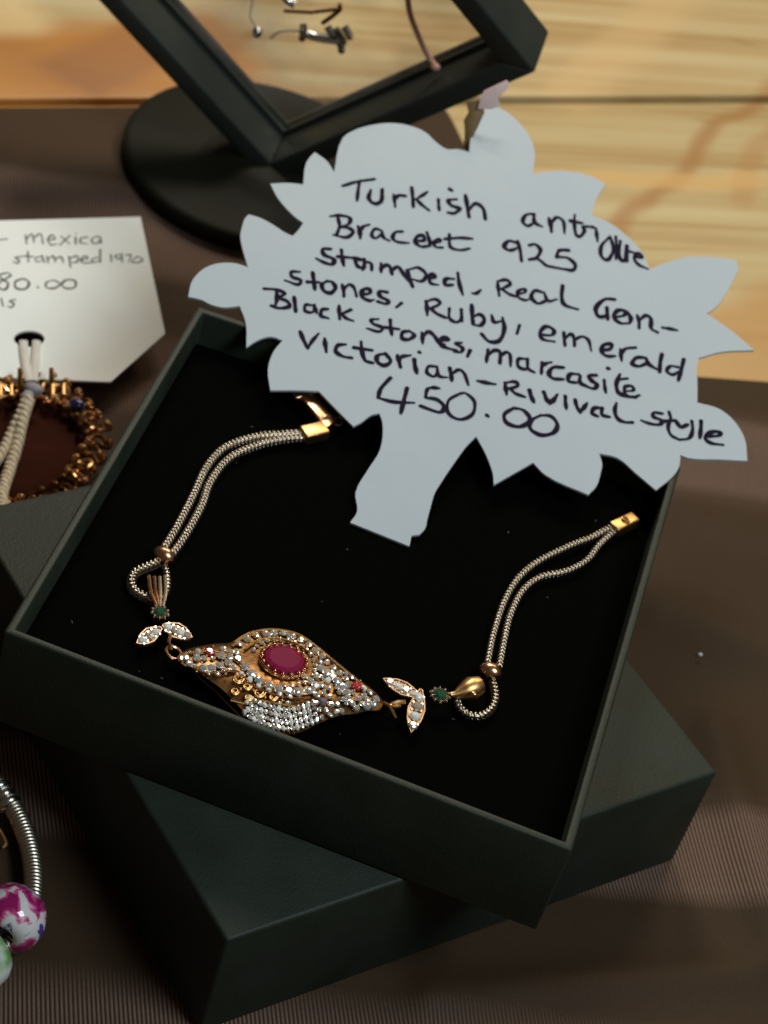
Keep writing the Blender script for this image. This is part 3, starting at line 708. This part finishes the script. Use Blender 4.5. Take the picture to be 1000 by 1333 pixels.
stones(rowA, gemc, .66); stones([(350,826),(376,827)], gem8, .5, lift=.5)
stones([(369 + 42 * math.cos(a) * .966 - 29 * math.sin(a) * .26, 862 + 42 * math.cos(a) * .26 + 29 * math.sin(a) * .966) for a in [(-170 + i * 13) * PI / 180 for i in range(20)]], gemc, .42, name='champagne_stone', lift=.1)
stones([(426,862),(434,869),(442,876),(450,883)], gemc, .55)
stones([(247,864),(256,856),(264,870),(275,870),(286,866),(297,862),(288,854),(310,858),(304,870)], gem8, .72)
stones([(300,849),(290,845),(308,849),(258,848)], gemc, .6, name='champagne_stone')
stones([(314,876),(325,885),(337,893),(350,899),(364,904),(378,907)], gemp, .5, name='white_stone')
stones([(319,868),(328,877),(338,886),(350,892),(363,897),(376,900),(389,901),(401,899),(411,893)], gem8, .82)
stones([(404,886),(412,880),(396,880)], gemc, .6)
stones([(418,870),(426,876),(433,882),(440,888),(446,895),(451,902)], gem8, .80)
stones([(447,910),(454,909),(459,916),(466,909),(472,916),(479,911),(486,917),(490,910),(478,920),(464,922)], gem8, .62)
dv = imgdir(370, 930, .25, 1, ZC); da = math.atan2(dv.y, dv.x)
low = [(316,930),(324,937),(338,944),(356,950),(376,953),(394,949),(410,942),(424,935)]
def low_y(x):
    for (p, q), (u, v) in zip(low, low[1:]):
        if p <= x <= u: return q + (v - q) * (x - p) / (u - p)
    return 930
k_ = 0
for row_ in range(4):
    x = 318 + row_ * 1.5 + (3 if row_ % 2 else 0)
    while x < 420 - row_ * 3:
        y = low_y(x) - 4 - row_ * 8.2
        SROWS.append((x, y)); k_ += 1
        put('white_stone', gem8 if k_ % 3 else gemp, P(x, y, dome(x, y) + .2), (.60, .37, .6), cpm, (random.uniform(-.6, .6), random.uniform(-.6, .6), da + random.uniform(-.12, .12)))
        x += 6.3
taken = rowA + SROWS
def inside(x, y, poly):
    c = False; n = len(poly)
    for i in range(n):
        (x1, y1), (x2, y2) = poly[i], poly[(i + 1) % n]
        if (y1 > y) != (y2 > y) and x < (x2 - x1) * (y - y1) / (y2 - y1) + x1: c = not c
    return c
fill = []
gy = 856
row = 0
while gy < 958:
    gx = 236 + (row % 2) * 2.9
    while gx < 500:
        x, y = gx + random.uniform(-.9, .9), gy + random.uniform(-.8, .8)
        ok = inside(x, y, cp_out) and inside(x, y + 4, cp_out) and inside(x, y - 3, cp_out)
        rx_, ry_ = (x - 369) * .966 + (y - 862) * .26, -(x - 369) * .26 + (y - 862) * .966
        ok = ok and (rx_ / 39) ** 2 + (ry_ / 26) ** 2 > 1 and math.hypot(x - 421, y - 913) > 17
        ok = ok and not (300 < x < 362 and 876 + .1 * (x - 300) < y < 914) and not (300 < x < 340 and 832 < y < 848 and x < 336)
        ok = ok and (x > 402 or y > 912 or (x < 300 and y > 850)) and math.hypot(x - 273, y - 848) > 9 and math.hypot(x - 465, y - 893) > 9 and not (262 < x < 302 and y > 880)
        ok = ok and all(math.hypot(x - a, y - b) > 6.3 for a, b in taken)
        if ok:
            taken.append((x, y)); fill.append((x, y))
        gx += 5.8
    gy += 5.0; row += 1
for x, y in fill:
    warm = x < 330 or y < 850
    put('champagne_stone' if warm else 'white_stone', gemc if warm else (gem8 if random.random() < .7 else gemp), P(x, y, dome(x, y) + .15), random.uniform(.42, .56), cpm, (random.uniform(-.6, .6), random.uniform(-.6, .6), random.uniform(0, 3)))
# flower cluster right of the ruby
fc = (421, 913)
put('grey_stone', gem_mesh('grey_stone', M['grey_stone'], 8, .6, .5), P(*fc, dome(*fc) + .6), .72, cpm)
for i in range(7):
    a = 2 * PI * i / 7 + .3; x, y = fc[0] + math.cos(a) * 10.5, fc[1] + math.sin(a) * 12
    d_ = imgdir(*fc, math.cos(a), math.sin(a), ZC)
    put('petal_stone', gem8, P(x, y, dome(*fc) + .45), (.62, .36, .55), cpm, (0, random.uniform(-.3, .3), math.atan2(d_.y, d_.x)))
for x, y in ((273, 848), (465, 893)):
    put('small_ruby', gemr, P(x, y, dome(x, y) + .25), (.95, .8, .7), cpm)
    for a in (0.6, 2.1, 3.6, 5.2):
        m = MB(); m.add(*ellipsoid(P(x + 8.5 * math.cos(a), y + 7 * math.sin(a), dome(x, y) + .6), (.26, .26, .34), nu=8, nv=6)); m.build('claw', M['gold'], cpm)
# grain beads scattered between the stones
for i in range(46):
    t = i / 45; x = 252 + 236 * t; y = 858 + 58 * t + random.uniform(-20, 30) * math.sin(PI * t)
    m = MB(); m.add(*ellipsoid(P(x, y, dome(x, y) + .35), (.2, .2, .25), nu=7, nv=5)); m.build('grain', M['gold'] if i % 2 else M['silver'], cpm)
# small collar at the left tip
m = MB(); m.add(*tube([P(234, 856, ZC), P(246, 855, ZC + .4), P(258, 857, ZC + .5)], [.5, .9, .95], 12)); m.build('collar', M['rose_gold'], cpm)

# --- links
def link(px, py, z, R_, r_, nrm, material, sq=1.0):
    m = MB(); m.add(*ring(P(px, py, z), nrm, R_, r_, squash=sq)); return m.build('jump_ring', material, br)
link(226, 850, ZC - .2, 1.25, .27, (.3, .1, 1), M['rose_gold'])
link(512, 919, ZC - .4, 1.05, .27, (-.5, .6, .8), M['gold'])
m = MB(); m.add(*tube([P(222, 826, ZC), P(220, 836, ZC + .9), P(223, 846, ZC + .2)], .28, 8)); m.build('bail', M['rose_gold'], br)
m = MB(); m.add(*tube([P(499, 915, ZC - .3), P(506, 918, ZC + .6), P(515, 934, ZC - 1.2)], .3, 8)); m.build('bail', M['gold'], br)
m = MB(); m.add(*tube([P(510, 917, ZC), P(518, 914, ZC + .4), P(527, 914, ZC)], .35, 8)); m.build('bail', M['gold'], br)

def leaf(base, tip, width, z, nst):
    bx, by = base; tx, ty = tip; d = Vector((tx - bx, ty - by, 0)); ln = d.length; d.normalize(); n = Vector((-d.y, d.x, 0))
    prof = [(0, .12), (.2, .62), (.45, 1), (.7, .82), (.9, .32), (1, .0), (.9, -.32), (.7, -.82), (.45, -1), (.2, -.62), (0, -.12)]
    q = [Vector((bx, by, 0)) + d * (a * ln) + n * (b * width) for a, b in prof]
    m = MB(); top = [P(v.x, v.y, z) for v in q]; N = len(q)
    mid = [P(bx + d.x * ln * a, by + d.y * ln * a, z + .55) for a in (.1, .5, .95)]
    m.add([p - Vector((0, 0, .8)) for p in top] + top, [tuple(reversed(range(N)))] + [(i, (i + 1) % N, N + (i + 1) % N, N + i) for i in range(N)] + [tuple(range(N, 2 * N))])
    lf = m.build('leaf', M['champagne_metal'], br, bevel=.12, loc=P(bx, by, z))
    m = MB(); m.add(*tube([p + Vector((0, 0, .05)) for p in top], .17, 6, closed=True)); m.build('rim', M['champagne_metal'], lf)
    for i in range(nst):
        t = (i + .8) / (nst + .6); c = Vector((bx, by, 0)) + d * (t * ln)
        put('white_stone', gemc if i % 2 else gemp, P(c.x, c.y, z + .15), .62 * (1.1 - .5 * abs(t - .45)) * width / 7.5, lf, (random.uniform(-.4, .4), random.uniform(-.4, .4), random.uniform(0, 3)))
    for i in range(5):
        t = .15 + i * .16
        for s in (-1, 1):
            c = Vector((bx, by, 0)) + d * (t * ln) + n * s * width * .55
            put('white_stone', gemc, P(c.x, c.y, z + .1), .27, lf, (0, 0, i))
leaf((210, 818), (178, 838), 9.5, ZC - .6, 3)
leaf((212, 814), (250, 830), 9.5, ZC - .4, 4)
leaf((548, 908), (499, 884), 8.5, ZC - .6, 4)
leaf((548, 898), (535, 954), 11, ZC - .5, 4)

def flower_stone(px, py, r):
    z = ZC - .2
    put('emerald', gem_mesh('emerald', M['emerald'], 8, .6, .6), P(px, py, z + .55), r, br, (.2, .1, .3))
    m = MB(); m.add(*ring(P(px, py, z + .4), (0, 0, 1), r + .12, .22)); m.build('collet', M['old_gold'], br)
    for i in range(10):
        a = 2 * PI * i / 10; q = P(px, py, z + .5) + Vector((math.cos(a), math.sin(a), 0)) * (r + .28)
        m = MB(); m.add(*ellipsoid(q, (.36, .19, .42), rotz(a), 8, 6)); m.build('claw', M['champ'] if 'champ' in M else M['chain'], br)
flower_stone(208, 797, 1.0); flower_stone(573, 905, 1.15)
# left: fan of wires from the green stone up to the bead
for x0, x1, y1 in ((194, 204, 790), (201, 206, 788), (208, 208, 788), (215, 212, 790)):
    q = catmull([P(x0, 752 - abs(205 - x0) * .2, ZC - .4), P((x0 + x1) / 2 + (x0 - 204) * .2, 772, ZC + .1), P(x1, y1, ZC - .1)], 5)
    m = MB(); m.add(*tube(q, .30, 8)); m.build('prong_wire', M['rose_gold'] if x0 < 205 else M['chain'], br)
# right: bell cap beside the green stone
q = [P(586, 905, ZC), P(593, 904, ZC), P(602, 901, ZC + .1), P(614, 896, ZC + .2), P(624, 892, ZC + .2)]
m = MB(); m.add(*tube(q, [.45, .6, 1.3, 1.9, 1.5], 14)); m.build('bell_cap', M['gold'], br)
m = MB(); m.add(*ellipsoid(P(617, 903, ZC + 1.6), (.6, .45, .3), nu=10, nv=6)); m.build('bell_rivet', M['rose_gold'], br)
# snake chains: the left pair
chL = [[(207,724),(228,690),(250,648),(268,610),(292,584),(330,570),(368,566),(397,564)],
       [(220,728),(240,700),(262,660),(274,628),(298,598),(336,580),(372,572),(397,570)]]
for i, c in enumerate(chL):
    m = MB(); m.add(*snake([P(x, y, ZI + 1.3 + .5 * i * 0) for x, y in c], .74)); m.build('snake_chain', M['chain'], br, auto=60)
# loop of chain at the left end
m = MB(); m.add(*snake([P(x, y, ZI + 1.2) for x, y in [(207,732),(192,738),(176,746),(171,758),(176,770),(190,778),(200,782)]], .78)); m.build('chain_loop', M['chain'], br, auto=60)
m = MB(); m.add(*snake([P(x, y, ZI + 1.2) for x, y in [(214,734),(218,750),(218,766),(212,780)]], .5)); m.build('chain_loop', M['chain'], br, auto=60)
# right pair
chR = [[(634,866),(642,826),(656,784),(674,754),(700,732),(740,712),(770,700),(800,684)],
       [(650,868),(656,836),(664,802),(680,770),(704,752),(738,744),(764,730),(780,710),(800,692)]]
for c in chR:
    m = MB(); m.add(*snake([P(x, y, ZI + 1.3) for x, y in c], .61)); m.build('snake_chain', M['chain'], br, auto=60)
m = MB(); m.add(*snake([P(x, y, ZI + 1.2) for x, y in [(642,888),(645,906),(640,922),(626,932),(608,930),(597,919),(595,908)]], .66)); m.build('chain_loop', M['chain'], br, auto=60)
# slider beads
for px, py, a in ((213, 724, (1, .55)), (638, 875, (1, .42))):
    d_ = imgdir(px, py, *a, ZI); m = MB(); m.add(*ellipsoid(P(px, py, ZI + 1.7), (2.0, 1.5, 1.65), rotz(math.atan2(d_.y, d_.x)), 20, 12))
    m.build('slider_bead', M['rose_gold'], br)
# end caps and clasp
def block(p0, p1, w_, h_, name, material, bev=.2):
    p0 = Vector(p0); p1 = Vector(p1); d_ = (p1 - p0).normalized(); s = d_.cross(Vector((0, 0, 1))).normalized() * w_ * .5; u = s.cross(d_).normalized() * h_ * .5
    vs = [p + a * s + b * u for p in (p0, p1) for a, b in ((-1, -1), (1, -1), (1, 1), (-1, 1))]
    m = MB(); m.add(vs, [(0, 1, 2, 3), (7, 6, 5, 4), (0, 4, 5, 1), (1, 5, 6, 2), (2, 6, 7, 3), (3, 7, 4, 0)]); return m.build(name, material, br, bevel=bev)
block(P(797, 690, ZI + 1.5), P(826, 676, ZI + 1.5), 2.4, 2.1, 'end_cap', M['gold'], .35)
m = MB(); m.add(*ring(P(815, 676, ZI + 2.8), (0, 0, 1), .7, .18, squash=.6)); m.build('cap_rim', M['gold'], br)
block(P(393, 567, ZI + 1.5), P(424, 560, ZI + 1.7), 3.0, 2.2, 'end_cap', M['gold'], .35)
block(P(382, 517, ZI + 2.6), P(408, 511, ZI + 2.9), 1.8, 1.2, 'clasp', M['rose_gold'], .2)
block(P(397, 514, ZI + 2.6), P(424, 548, ZI + 2.3), 3.0, 1.6, 'clasp', M['rose_gold'], .4)
block(P(416, 560, ZI + 2.0), P(436, 543, ZI + 2.0), 2.0, 1.4, 'clasp', M['rose_gold'], .3)
m = MB(); m.add(*ring(P(440, 548, ZI + 1.6), (.2, -.3, 1), .8, .25)); m.build('jump_ring', M['silver'], br)

# ------------------------------------------------------------------ square floating frame on its round stand
K0 = Vector((-10.83, 188.98, 3.0)); YAW, ROLL, LEAN = .04458, .85888, -.20677
hd = Vector((math.cos(YAW), math.sin(YAW), 0)); wd = Vector((-hd.y, hd.x, 0)); up = Vector((0, 0, 1))
zt = up * math.cos(LEAN) + wd * math.sin(LEAN); wt = wd * math.cos(LEAN) - up * math.sin(LEAN)
uu = hd * math.cos(ROLL) + zt * math.sin(ROLL); vv = -hd * math.sin(ROLL) + zt * math.cos(ROLL); wd = wt
SIDE = 74.2; FW = 5.0; FD = 13
fr = thing('floating_display', 'dark green square display frame standing on its corner behind the flower card', 'display frame', K0)
def fp(u, v, w_): return K0 + uu * u + vv * v + wd * (w_ + FD / 2)
def bar(u0, v0, u1, v1, along):
    """one mitred side of the frame"""
    if along == 'u':
        a = [(u0, v0), (u1, v0), (u1 - FW, v1), (u0 + FW, v1)]
    else:
        a = [(u0, v0), (u0, v1), (u1, v1 - FW), (u1, v0 + FW)]
    m = MB(); vs = [fp(x, y, -FD / 2) for x, y in a] + [fp(x, y, FD / 2) for x, y in a]
    m.add(vs, [(0, 1, 2, 3), (7, 6, 5, 4)] + [(i, (i + 1) % 4, 4 + (i + 1) % 4, 4 + i) for i in range(4)])
    return m.build('frame_bar', M['frame'], fr, bevel=.5)
bar(0, 0, SIDE, FW, 'u'); bar(0, SIDE, SIDE, SIDE - FW, 'u')
bar(0, 0, FW, SIDE, 'v')
m = MB(); a = [(SIDE, 0), (SIDE, SIDE), (SIDE - FW, SIDE - FW), (SIDE - FW, FW)]
m.add([fp(x, y, -FD / 2) for x, y in a] + [fp(x, y, FD / 2) for x, y in a], [(0, 1, 2, 3), (7, 6, 5, 4)] + [(i, (i + 1) % 4, 4 + (i + 1) % 4, 4 + i) for i in range(4)])
m.build('frame_bar', M['frame'], fr, bevel=.5)
# thin inner lips that hold the film
for w_ in (3.2, 5.6):
    m = MB(); q = FW - .2; t_ = FW + 1.0
    for a in ([(q, q), (SIDE - q, q), (SIDE - t_, t_), (t_, t_)], [(q, q), (t_, t_), (t_, SIDE - t_), (q, SIDE - q)],
              [(SIDE - q, q), (SIDE - q, SIDE - q), (SIDE - t_, SIDE - t_), (SIDE - t_, t_)], [(q, SIDE - q), (t_, SIDE - t_), (SIDE - t_, SIDE - t_), (SIDE - q, SIDE - q)]):
        m.add([fp(x, y, w_ - .5) for x, y in a] + [fp(x, y, w_ + .5) for x, y in a], [(0, 1, 2, 3), (7, 6, 5, 4)] + [(i, (i + 1) % 4, 4 + (i + 1) % 4, 4 + i) for i in range(4)])
    m.build('inner_lip', M['frame'], fr)
m = MB(); NN = 30
FR = random.Random(3)
for i in range(NN + 1):
    for j in range(NN + 1):
        u_ = FW + .3 + (SIDE - 2 * FW - .6) * i / NN; v_ = FW + .3 + (SIDE - 2 * FW - .6) * j / NN
        m.v.append(fp(u_, v_, 4.4 + .5 * math.sin(i * .5) * math.sin(j * .37) * math.sin(PI * i / NN) * math.sin(PI * j / NN)))
for i in range(NN):
    for j in range(NN): a = i * (NN + 1) + j; m.f.append((a, a + 1, a + NN + 2, a + NN + 1))
m.build('film', M['film'], fr)
# round stand
SC = P(338, 206, 4.5); SR = (P(338 + 165, 206, 4.5) - SC).length
st = thing('round_stand', 'round dark olive stand disc beneath the square display frame', 'stand', (SC.x, SC.y, 0.6))
m = MB(); NN = 72
prof = [(0, .5), (SR - .8, .5), (SR, 1.2), (SR, 3.2), (SR - .5, 4.0), (SR - 1.6, 4.4), (0, 4.5)]
vs = []
for r_, z_ in prof:
    for j in range(NN): a = 2 * PI * j / NN; vs.append((SC.x + math.cos(a) * max(r_, .01), SC.y + math.sin(a) * max(r_, .01), z_ + .6))
m.add(vs, [(k * NN + j, k * NN + (j + 1) % NN, (k + 1) * NN + (j + 1) % NN, (k + 1) * NN + j) for k in range(len(prof) - 1) for j in range(NN)])
m.build('disc', M['stand'], st, auto=50)
# raised hub with the slot that swallows the frame's corner
hc = K0 + wd * 3 + Vector((0, 0, 0)); m = MB(); prof = [(17.5, 5.05), (14.5, 5.5), (12.0, 6.8), (10.0, 8.2), (8.0, 9.0), (0, 9.3)]; vs = []
for r_, z_ in prof:
    for j in range(NN): a = 2 * PI * j / NN; vs.append((hc.x + math.cos(a) * max(r_, .01), hc.y + math.sin(a) * max(r_, .01), z_))
m.add(vs, [(k * NN + j, k * NN + (j + 1) % NN, (k + 1) * NN + (j + 1) % NN, (k + 1) * NN + j) for k in range(len(prof) - 1) for j in range(NN)])
m.build('slot_hub', M['stand'], st, auto=50)

# jewellery held in the film
FPL = (K0 + wd * (FD / 2 + 3.2), wd)
def F(px, py, o=0.0): return PP(px, py, FPL) - wd * o
rg = thing('silver_pendant', 'small silver claw pendant caught in the film of the display frame', 'pendant', F(420, 40))
m = MB(); m.add(*tube(catmull([F(392, 38), F(405, 46), F(425, 50), F(444, 52)], 5), 1.0, 10)); m.build('claw_stem', M['silver'], rg)
for a_, b_ in (((436, 36), (448, 55)), ((426, 34), (436, 50)), ((395, 32), (393, 50)), ((440, 50), (445, 66)), ((448, 34), (456, 48))):
    m = MB(); m.add(*tube([F(*a_), F((a_[0] + b_[0]) / 2 + 3, (a_[1] + b_[1]) / 2, .6), F(*b_)], .85, 8)); m.build('claw', M['silver'], rg)
m = MB(); m.add(*tube([F(370, 14), F(405, 16), F(440, 12)], .42, 8)); m.build('pin', M['rose_gold'], rg)
m = MB(); m.add(*tube([F(420, 30), F(434, 20), F(443, 12), (F(442, 5))], .5, 8)); m.build('pin', M['old_gold'], rg)
m = MB(); m.add(*tube(catmull([F(352, 50), F(362, 42), F(378, 40), F(394, 40)], 4), .22, 7)); m.build('pin', M['grey_thread'], rg)
m = MB(); m.add(*tube(catmull([F(366, -10), F(374, 0), F(384, 6)], 4), .9, 9)); m.build('ear_hook', M['silver'], rg)
bd = thing('glass_bead', 'tiny clear bead hanging in the film near the left frame bar', 'bead', F(335, 42))
m = MB(); m.add(*ellipsoid(F(335, 42), (1.15, 1.15, 1.3), nu=14, nv=10)); m.build('glass_ball', M['silver'], bd)
m = MB(); m.add(*tube([F(333, 36), F(325, 22), F(328, 5), F(331, -20)], .14, 6)); m.build('thread', M['grey_thread'], bd)
pc = MB(); pc.add(*tube(catmull([F(533, -25, 2), F(537, 8, 2), F(548, 38, 2), F(562, 60, 3), F(573, 70, 4)], 6), .62, 9))
pc.add(*ellipsoid(F(573, 71, 4), (1.1, .9, .8)))
pco = pc.build('pink_cord', M['pink_cord'], loc=F(555, 50, 2)); tag(pco, 'thin pink cord hanging down inside the frame opening at right', 'cord')

# curled silk scraps between frame and card
z_ = 22
m = MB(); q = [(607, 132), (626, 130), (631, 146), (622, 166), (614, 182), (611, 200), (604, 192), (605, 172), (604, 156), (610, 146)]
tp = PP
CUR = (PP(612, 185, TAGP) + Vector((0, 0, -2.0)), (CAM - P(612, 180, 12)).normalized())
pts = [PP(x, y, CUR) for x, y in q]; m.add(*slab(pts, CUR[1], .5)); o = m.build('ribbon_scrap', M['brown_silk'], bevel=.1, loc=pts[5])
tag(o, 'curled golden brown ribbon end poking up behind the top of the flower card', 'ribbon')
m = MB(); q = [(630, 118), (660, 104), (664, 112), (648, 128), (652, 138), (640, 142), (622, 142), (626, 126)]
pts = [PP(x, y, CUR) + CUR[1] * .8 for x, y in q]; m.add(*slab(pts, CUR[1], .5)); o = m.build('ribbon_scrap', M['pink_silk'], bevel=.1, loc=pts[5])
tag(o, 'pale pink ribbon scrap at the tip of the flower card under the frame', 'ribbon')

# ------------------------------------------------------------------ gold charm bracelet at the left, round a maroon pad
gp = MB(); NN = 48; pc_ = P(28, 592, 2.0); vs = []
for r_, z_ in ((0.01, 4.2), (.7, 4.1), (.93, 3.4), (1.0, 2.2), (1.0, .5)):
    for j in range(NN):
        a = 2 * PI * j / NN; v = P(28 + math.cos(a) * 84 * r_, 594 + math.sin(a) * 80 * r_, 0); v.z = z_; vs.append(v)
gp.add(vs, [(k * NN + j, k * NN + (j + 1) % NN, (k + 1) * NN + (j + 1) % NN, (k + 1) * NN + j) for k in range(4) for j in range(NN)])
o = gp.build('display_pad', M['maroon'], loc=pc_); tag(o, 'dark maroon velvet pad inside the ornate gold bracelet', 'pad')
gbr = thing('ornate_bracelet', 'antique gold bracelet of knotted openwork links below the white card', 'bracelet', P(40, 590, 2))
R_ = random.Random(11)
path = [(-20, 508), (2, 506), (20, 504), (40, 503), (60, 505), (78, 509), (94, 517), (104, 530), (116, 545), (128, 562), (126, 580), (116, 596), (104, 614), (92, 630), (76, 642), (58, 652), (38, 660), (20, 664), (2, 668), (-20, 672)]
rs = resample(catmull([Vector((*p, 0)) for p in path], 6), 17)
for k, v in enumerate(rs):
    nx = rs[min(k + 1, len(rs) - 1)] - rs[max(0, k - 1)]; nn_ = Vector((-nx.y, nx.x, 0)).normalized(); nx.normalize()
    z = 5.5
    m = MB(); mt = [M['old_gold'], M['gold'], M['rose_gold'], M['old_gold']][k % 4]
    d_ = P(v.x + nn_.x * 10, v.y + nn_.y * 10, z) - P(v.x, v.y, z); d_.z = 0; ln = d_.length / 10
    m.add(*ring(P(v.x, v.y, z), (R_.uniform(-.5, .5), R_.uniform(-.5, .5), 1), 1.35, .40, n=14, seg=6))
    lk = m.build('link', mt, gbr, loc=P(v.x, v.y, z))
    for s in (-1, 1):
        c = Vector((v.x, v.y, 0)) + nn_ * s * R_.uniform(10, 15)
        m = MB()
        m.add(*tube(catmull([P(c.x - nx.x * 6, c.y - nx.y * 6, z), P(c.x + nn_.x * 4 * s, c.y + nn_.y * 4 * s, z + 1.2), P(c.x + nx.x * 6, c.y + nx.y * 6, z), P(v.x, v.y, z + .8)], 4), .36, 7))
        m.add(*ellipsoid(P(c.x + R_.uniform(-3, 3), c.y + R_.uniform(-3, 3), z + .9), (.85, .7, .7), nu=8, nv=6))
        m.build('scroll', [M['gold'], M['old_gold'], M['rose_gold']][R_.randrange(3)], lk)
m = MB(); m.add(*ellipsoid(P(100, 527, 7), (1.7, 1.4, 1.2), nu=14, nv=8)); m.build('blue_stone', M['blue_stone'], gbr)
for x, y in ((8, 508), (76, 507)):
    m = MB(); m.add(*tube([P(x - 7, y - 6, 8), P(x + 7, y - 6, 8), P(x + 7, y + 8, 8), P(x - 7, y + 8, 8)], .5, 6, closed=True)); m.build('square_link', M['gold'], gbr)
for x in (26, 67):
    m = MB(); m.add(*tube([P(x, 480, 9.5), P(x, 492, 9), P(x + 1, 508, 7)], [.45, .5, .7], 8)); m.build('pin', M['old_gold'], gbr)
# grey knot and cream ties from the punched hole
tie = thing('tie_cord', 'twisted cream cord tied through the hole of the white card', 'cord', P(40, 500, 8))
q = catmull([PP(x, y, WTP) + WTP[1] * .5 for x, y in [(30, 446), (31, 462), (34, 480), (38, 498)]], 5); m = MB(); m.add(*tube(q, .85, 8, flat=.4)); m.build('cord_strand', M['ribbon'], tie)
q = catmull([PP(x, y, WTP) + WTP[1] * .5 for x, y in [(47, 446), (46, 462), (45, 480), (43, 498)]], 5); m = MB(); m.add(*tube(q, .85, 8, flat=.4)); m.build('cord_strand', M['ribbon'], tie)
m = MB(); m.add(*ellipsoid(P(44, 506, 9.5), (1.9, 1.3, 1.1))); m.add(*ellipsoid(P(36, 516, 9), (1.2, 1.7, 1.0))); m.build('knot', M['grey_thread'], tie)
def twisted(pts, r, name):
    c = resample(catmull([P(*p) for p in pts], 6), .18)
    for ph in (0, PI):
        o_ = []
        for i, p in enumerate(c):
            a = i * .42 + ph; t = (c[min(i + 1, len(c) - 1)] - c[max(0, i - 1)]).normalized(); s = t.cross(Vector((0, 0, 1))).normalized()
            o_.append(p + s * math.cos(a) * r * .6 + Vector((0, 0, math.sin(a) * r * .6)))
        m = MB(); m.add(*tube(o_, r * .72, 7)); m.build(name, M['cream_cord'], tie)
twisted([(36, 516, 9), (26, 540, 8), (14, 565, 6.5), (2, 590, 6), (-14, 612, 5.5)], .85, 'cord_strand')
twisted([(38, 518, 9), (29, 548, 8), (22, 580, 6.5), (12, 612, 6), (2, 645, 7), (4, 668, 8), (-6, 700, 9)], .95, 'cord_strand')

# ------------------------------------------------------------------ charm bracelet at the lower left
cb = thing('charm_bracelet', 'silver snake chain bracelet with a pink flowered porcelain bead at the left edge', 'bracelet', P(20, 1120, 0))
q = resample(catmull([P(x, y, 3.4) for x, y in [(-40, 1010), (-20, 1012), (2, 1028), (18, 1052), (32, 1082), (41, 1115), (44, 1150), (40, 1180), (24, 1215), (-4, 1240)]], 8), .11)
m = MB(); m.add(*tube(q, 1.55, 16, rf=lambda i, a: 1 + .06 * math.cos(i * 1.0 + 2.2 * math.sin(a)))); m.build('snake_chain', M['chain'], cb, auto=70)
for (x, y, r_) in ((0, 1028, 2.0), (7, 1038, 1.9), (13, 1048, 2.0)):
    d_ = imgdir(x, y, .6, 1, 3.4); m = MB(); m.add(*ellipsoid(P(x, y, 3.5), (1.1, r_, r_), rotz(math.atan2(d_.y, d_.x)), 16, 10)); m.build('silver_collar', M['silver'], cb)
d_ = imgdir(26, 1195, -.55, 1, 3.6); rz_ = rotz(math.atan2(d_.y, d_.x)); m = MB(); bc = P(14, 1195, 6.0); NN = 28; vs = []
prof = [(-2.6, 1.5), (-2.75, 2.0), (-2.4, 3.1), (-1.4, 3.75), (0, 4.0), (1.4, 3.75), (2.4, 3.1), (2.75, 2.0), (2.6, 1.5)]
for x_, r_ in prof:
    for j in range(NN): a = 2 * PI * j / NN; vs.append(bc + rz_ @ Vector((x_ * 1.42, math.cos(a) * r_ * 1.38, math.sin(a) * r_ * 1.38)))
m.add(vs, [(k * NN + j, k * NN + (j + 1) % NN, (k + 1) * NN + (j + 1) % NN, (k + 1) * NN + j) for k in range(len(prof) - 1) for j in range(NN)]); m.build('flower_bead', M['bead'], cb, loc=bc)
bc = P(-26, 1250, 5.0); m = MB(); vs = []
d_ = imgdir(-5, 1240, -1, .6, 3.6); rz_ = rotz(math.atan2(d_.y, d_.x))
for x_, r_ in prof:
    for j in range(NN): a = 2 * PI * j / NN; vs.append(bc + rz_ @ Vector((x_ * 1.3, math.cos(a) * r_ * 1.25, math.sin(a) * r_ * 1.25)))
m.add(vs, [(k * NN + j, k * NN + (j + 1) % NN, (k + 1) * NN + (j + 1) % NN, (k + 1) * NN + j) for k in range(len(prof) - 1) for j in range(NN)]); m.build('green_bead', M['green_bead'], cb, loc=bc)
m = MB(); m.add(*tube(catmull([P(-10, 1070, 2), P(2, 1085, 2.2), P(8, 1098, 2), P(4, 1104, 1.6)], 5), .35, 7)); m.build('safety_chain', M['gold'], cb)

# ------------------------------------------------------------------ a glint of loose glitter on the cloth
m = MB(); m.add(*ellipsoid(P(912, 852, 1.9), (.45, .3, .3), nu=6, nv=4)); o = m.build('glitter_fleck', M['white_card'], smooth=False, loc=P(912, 852, 1.9)); tag(o, 'single bright glitter fleck on the brown cloth right of the box', 'fleck')
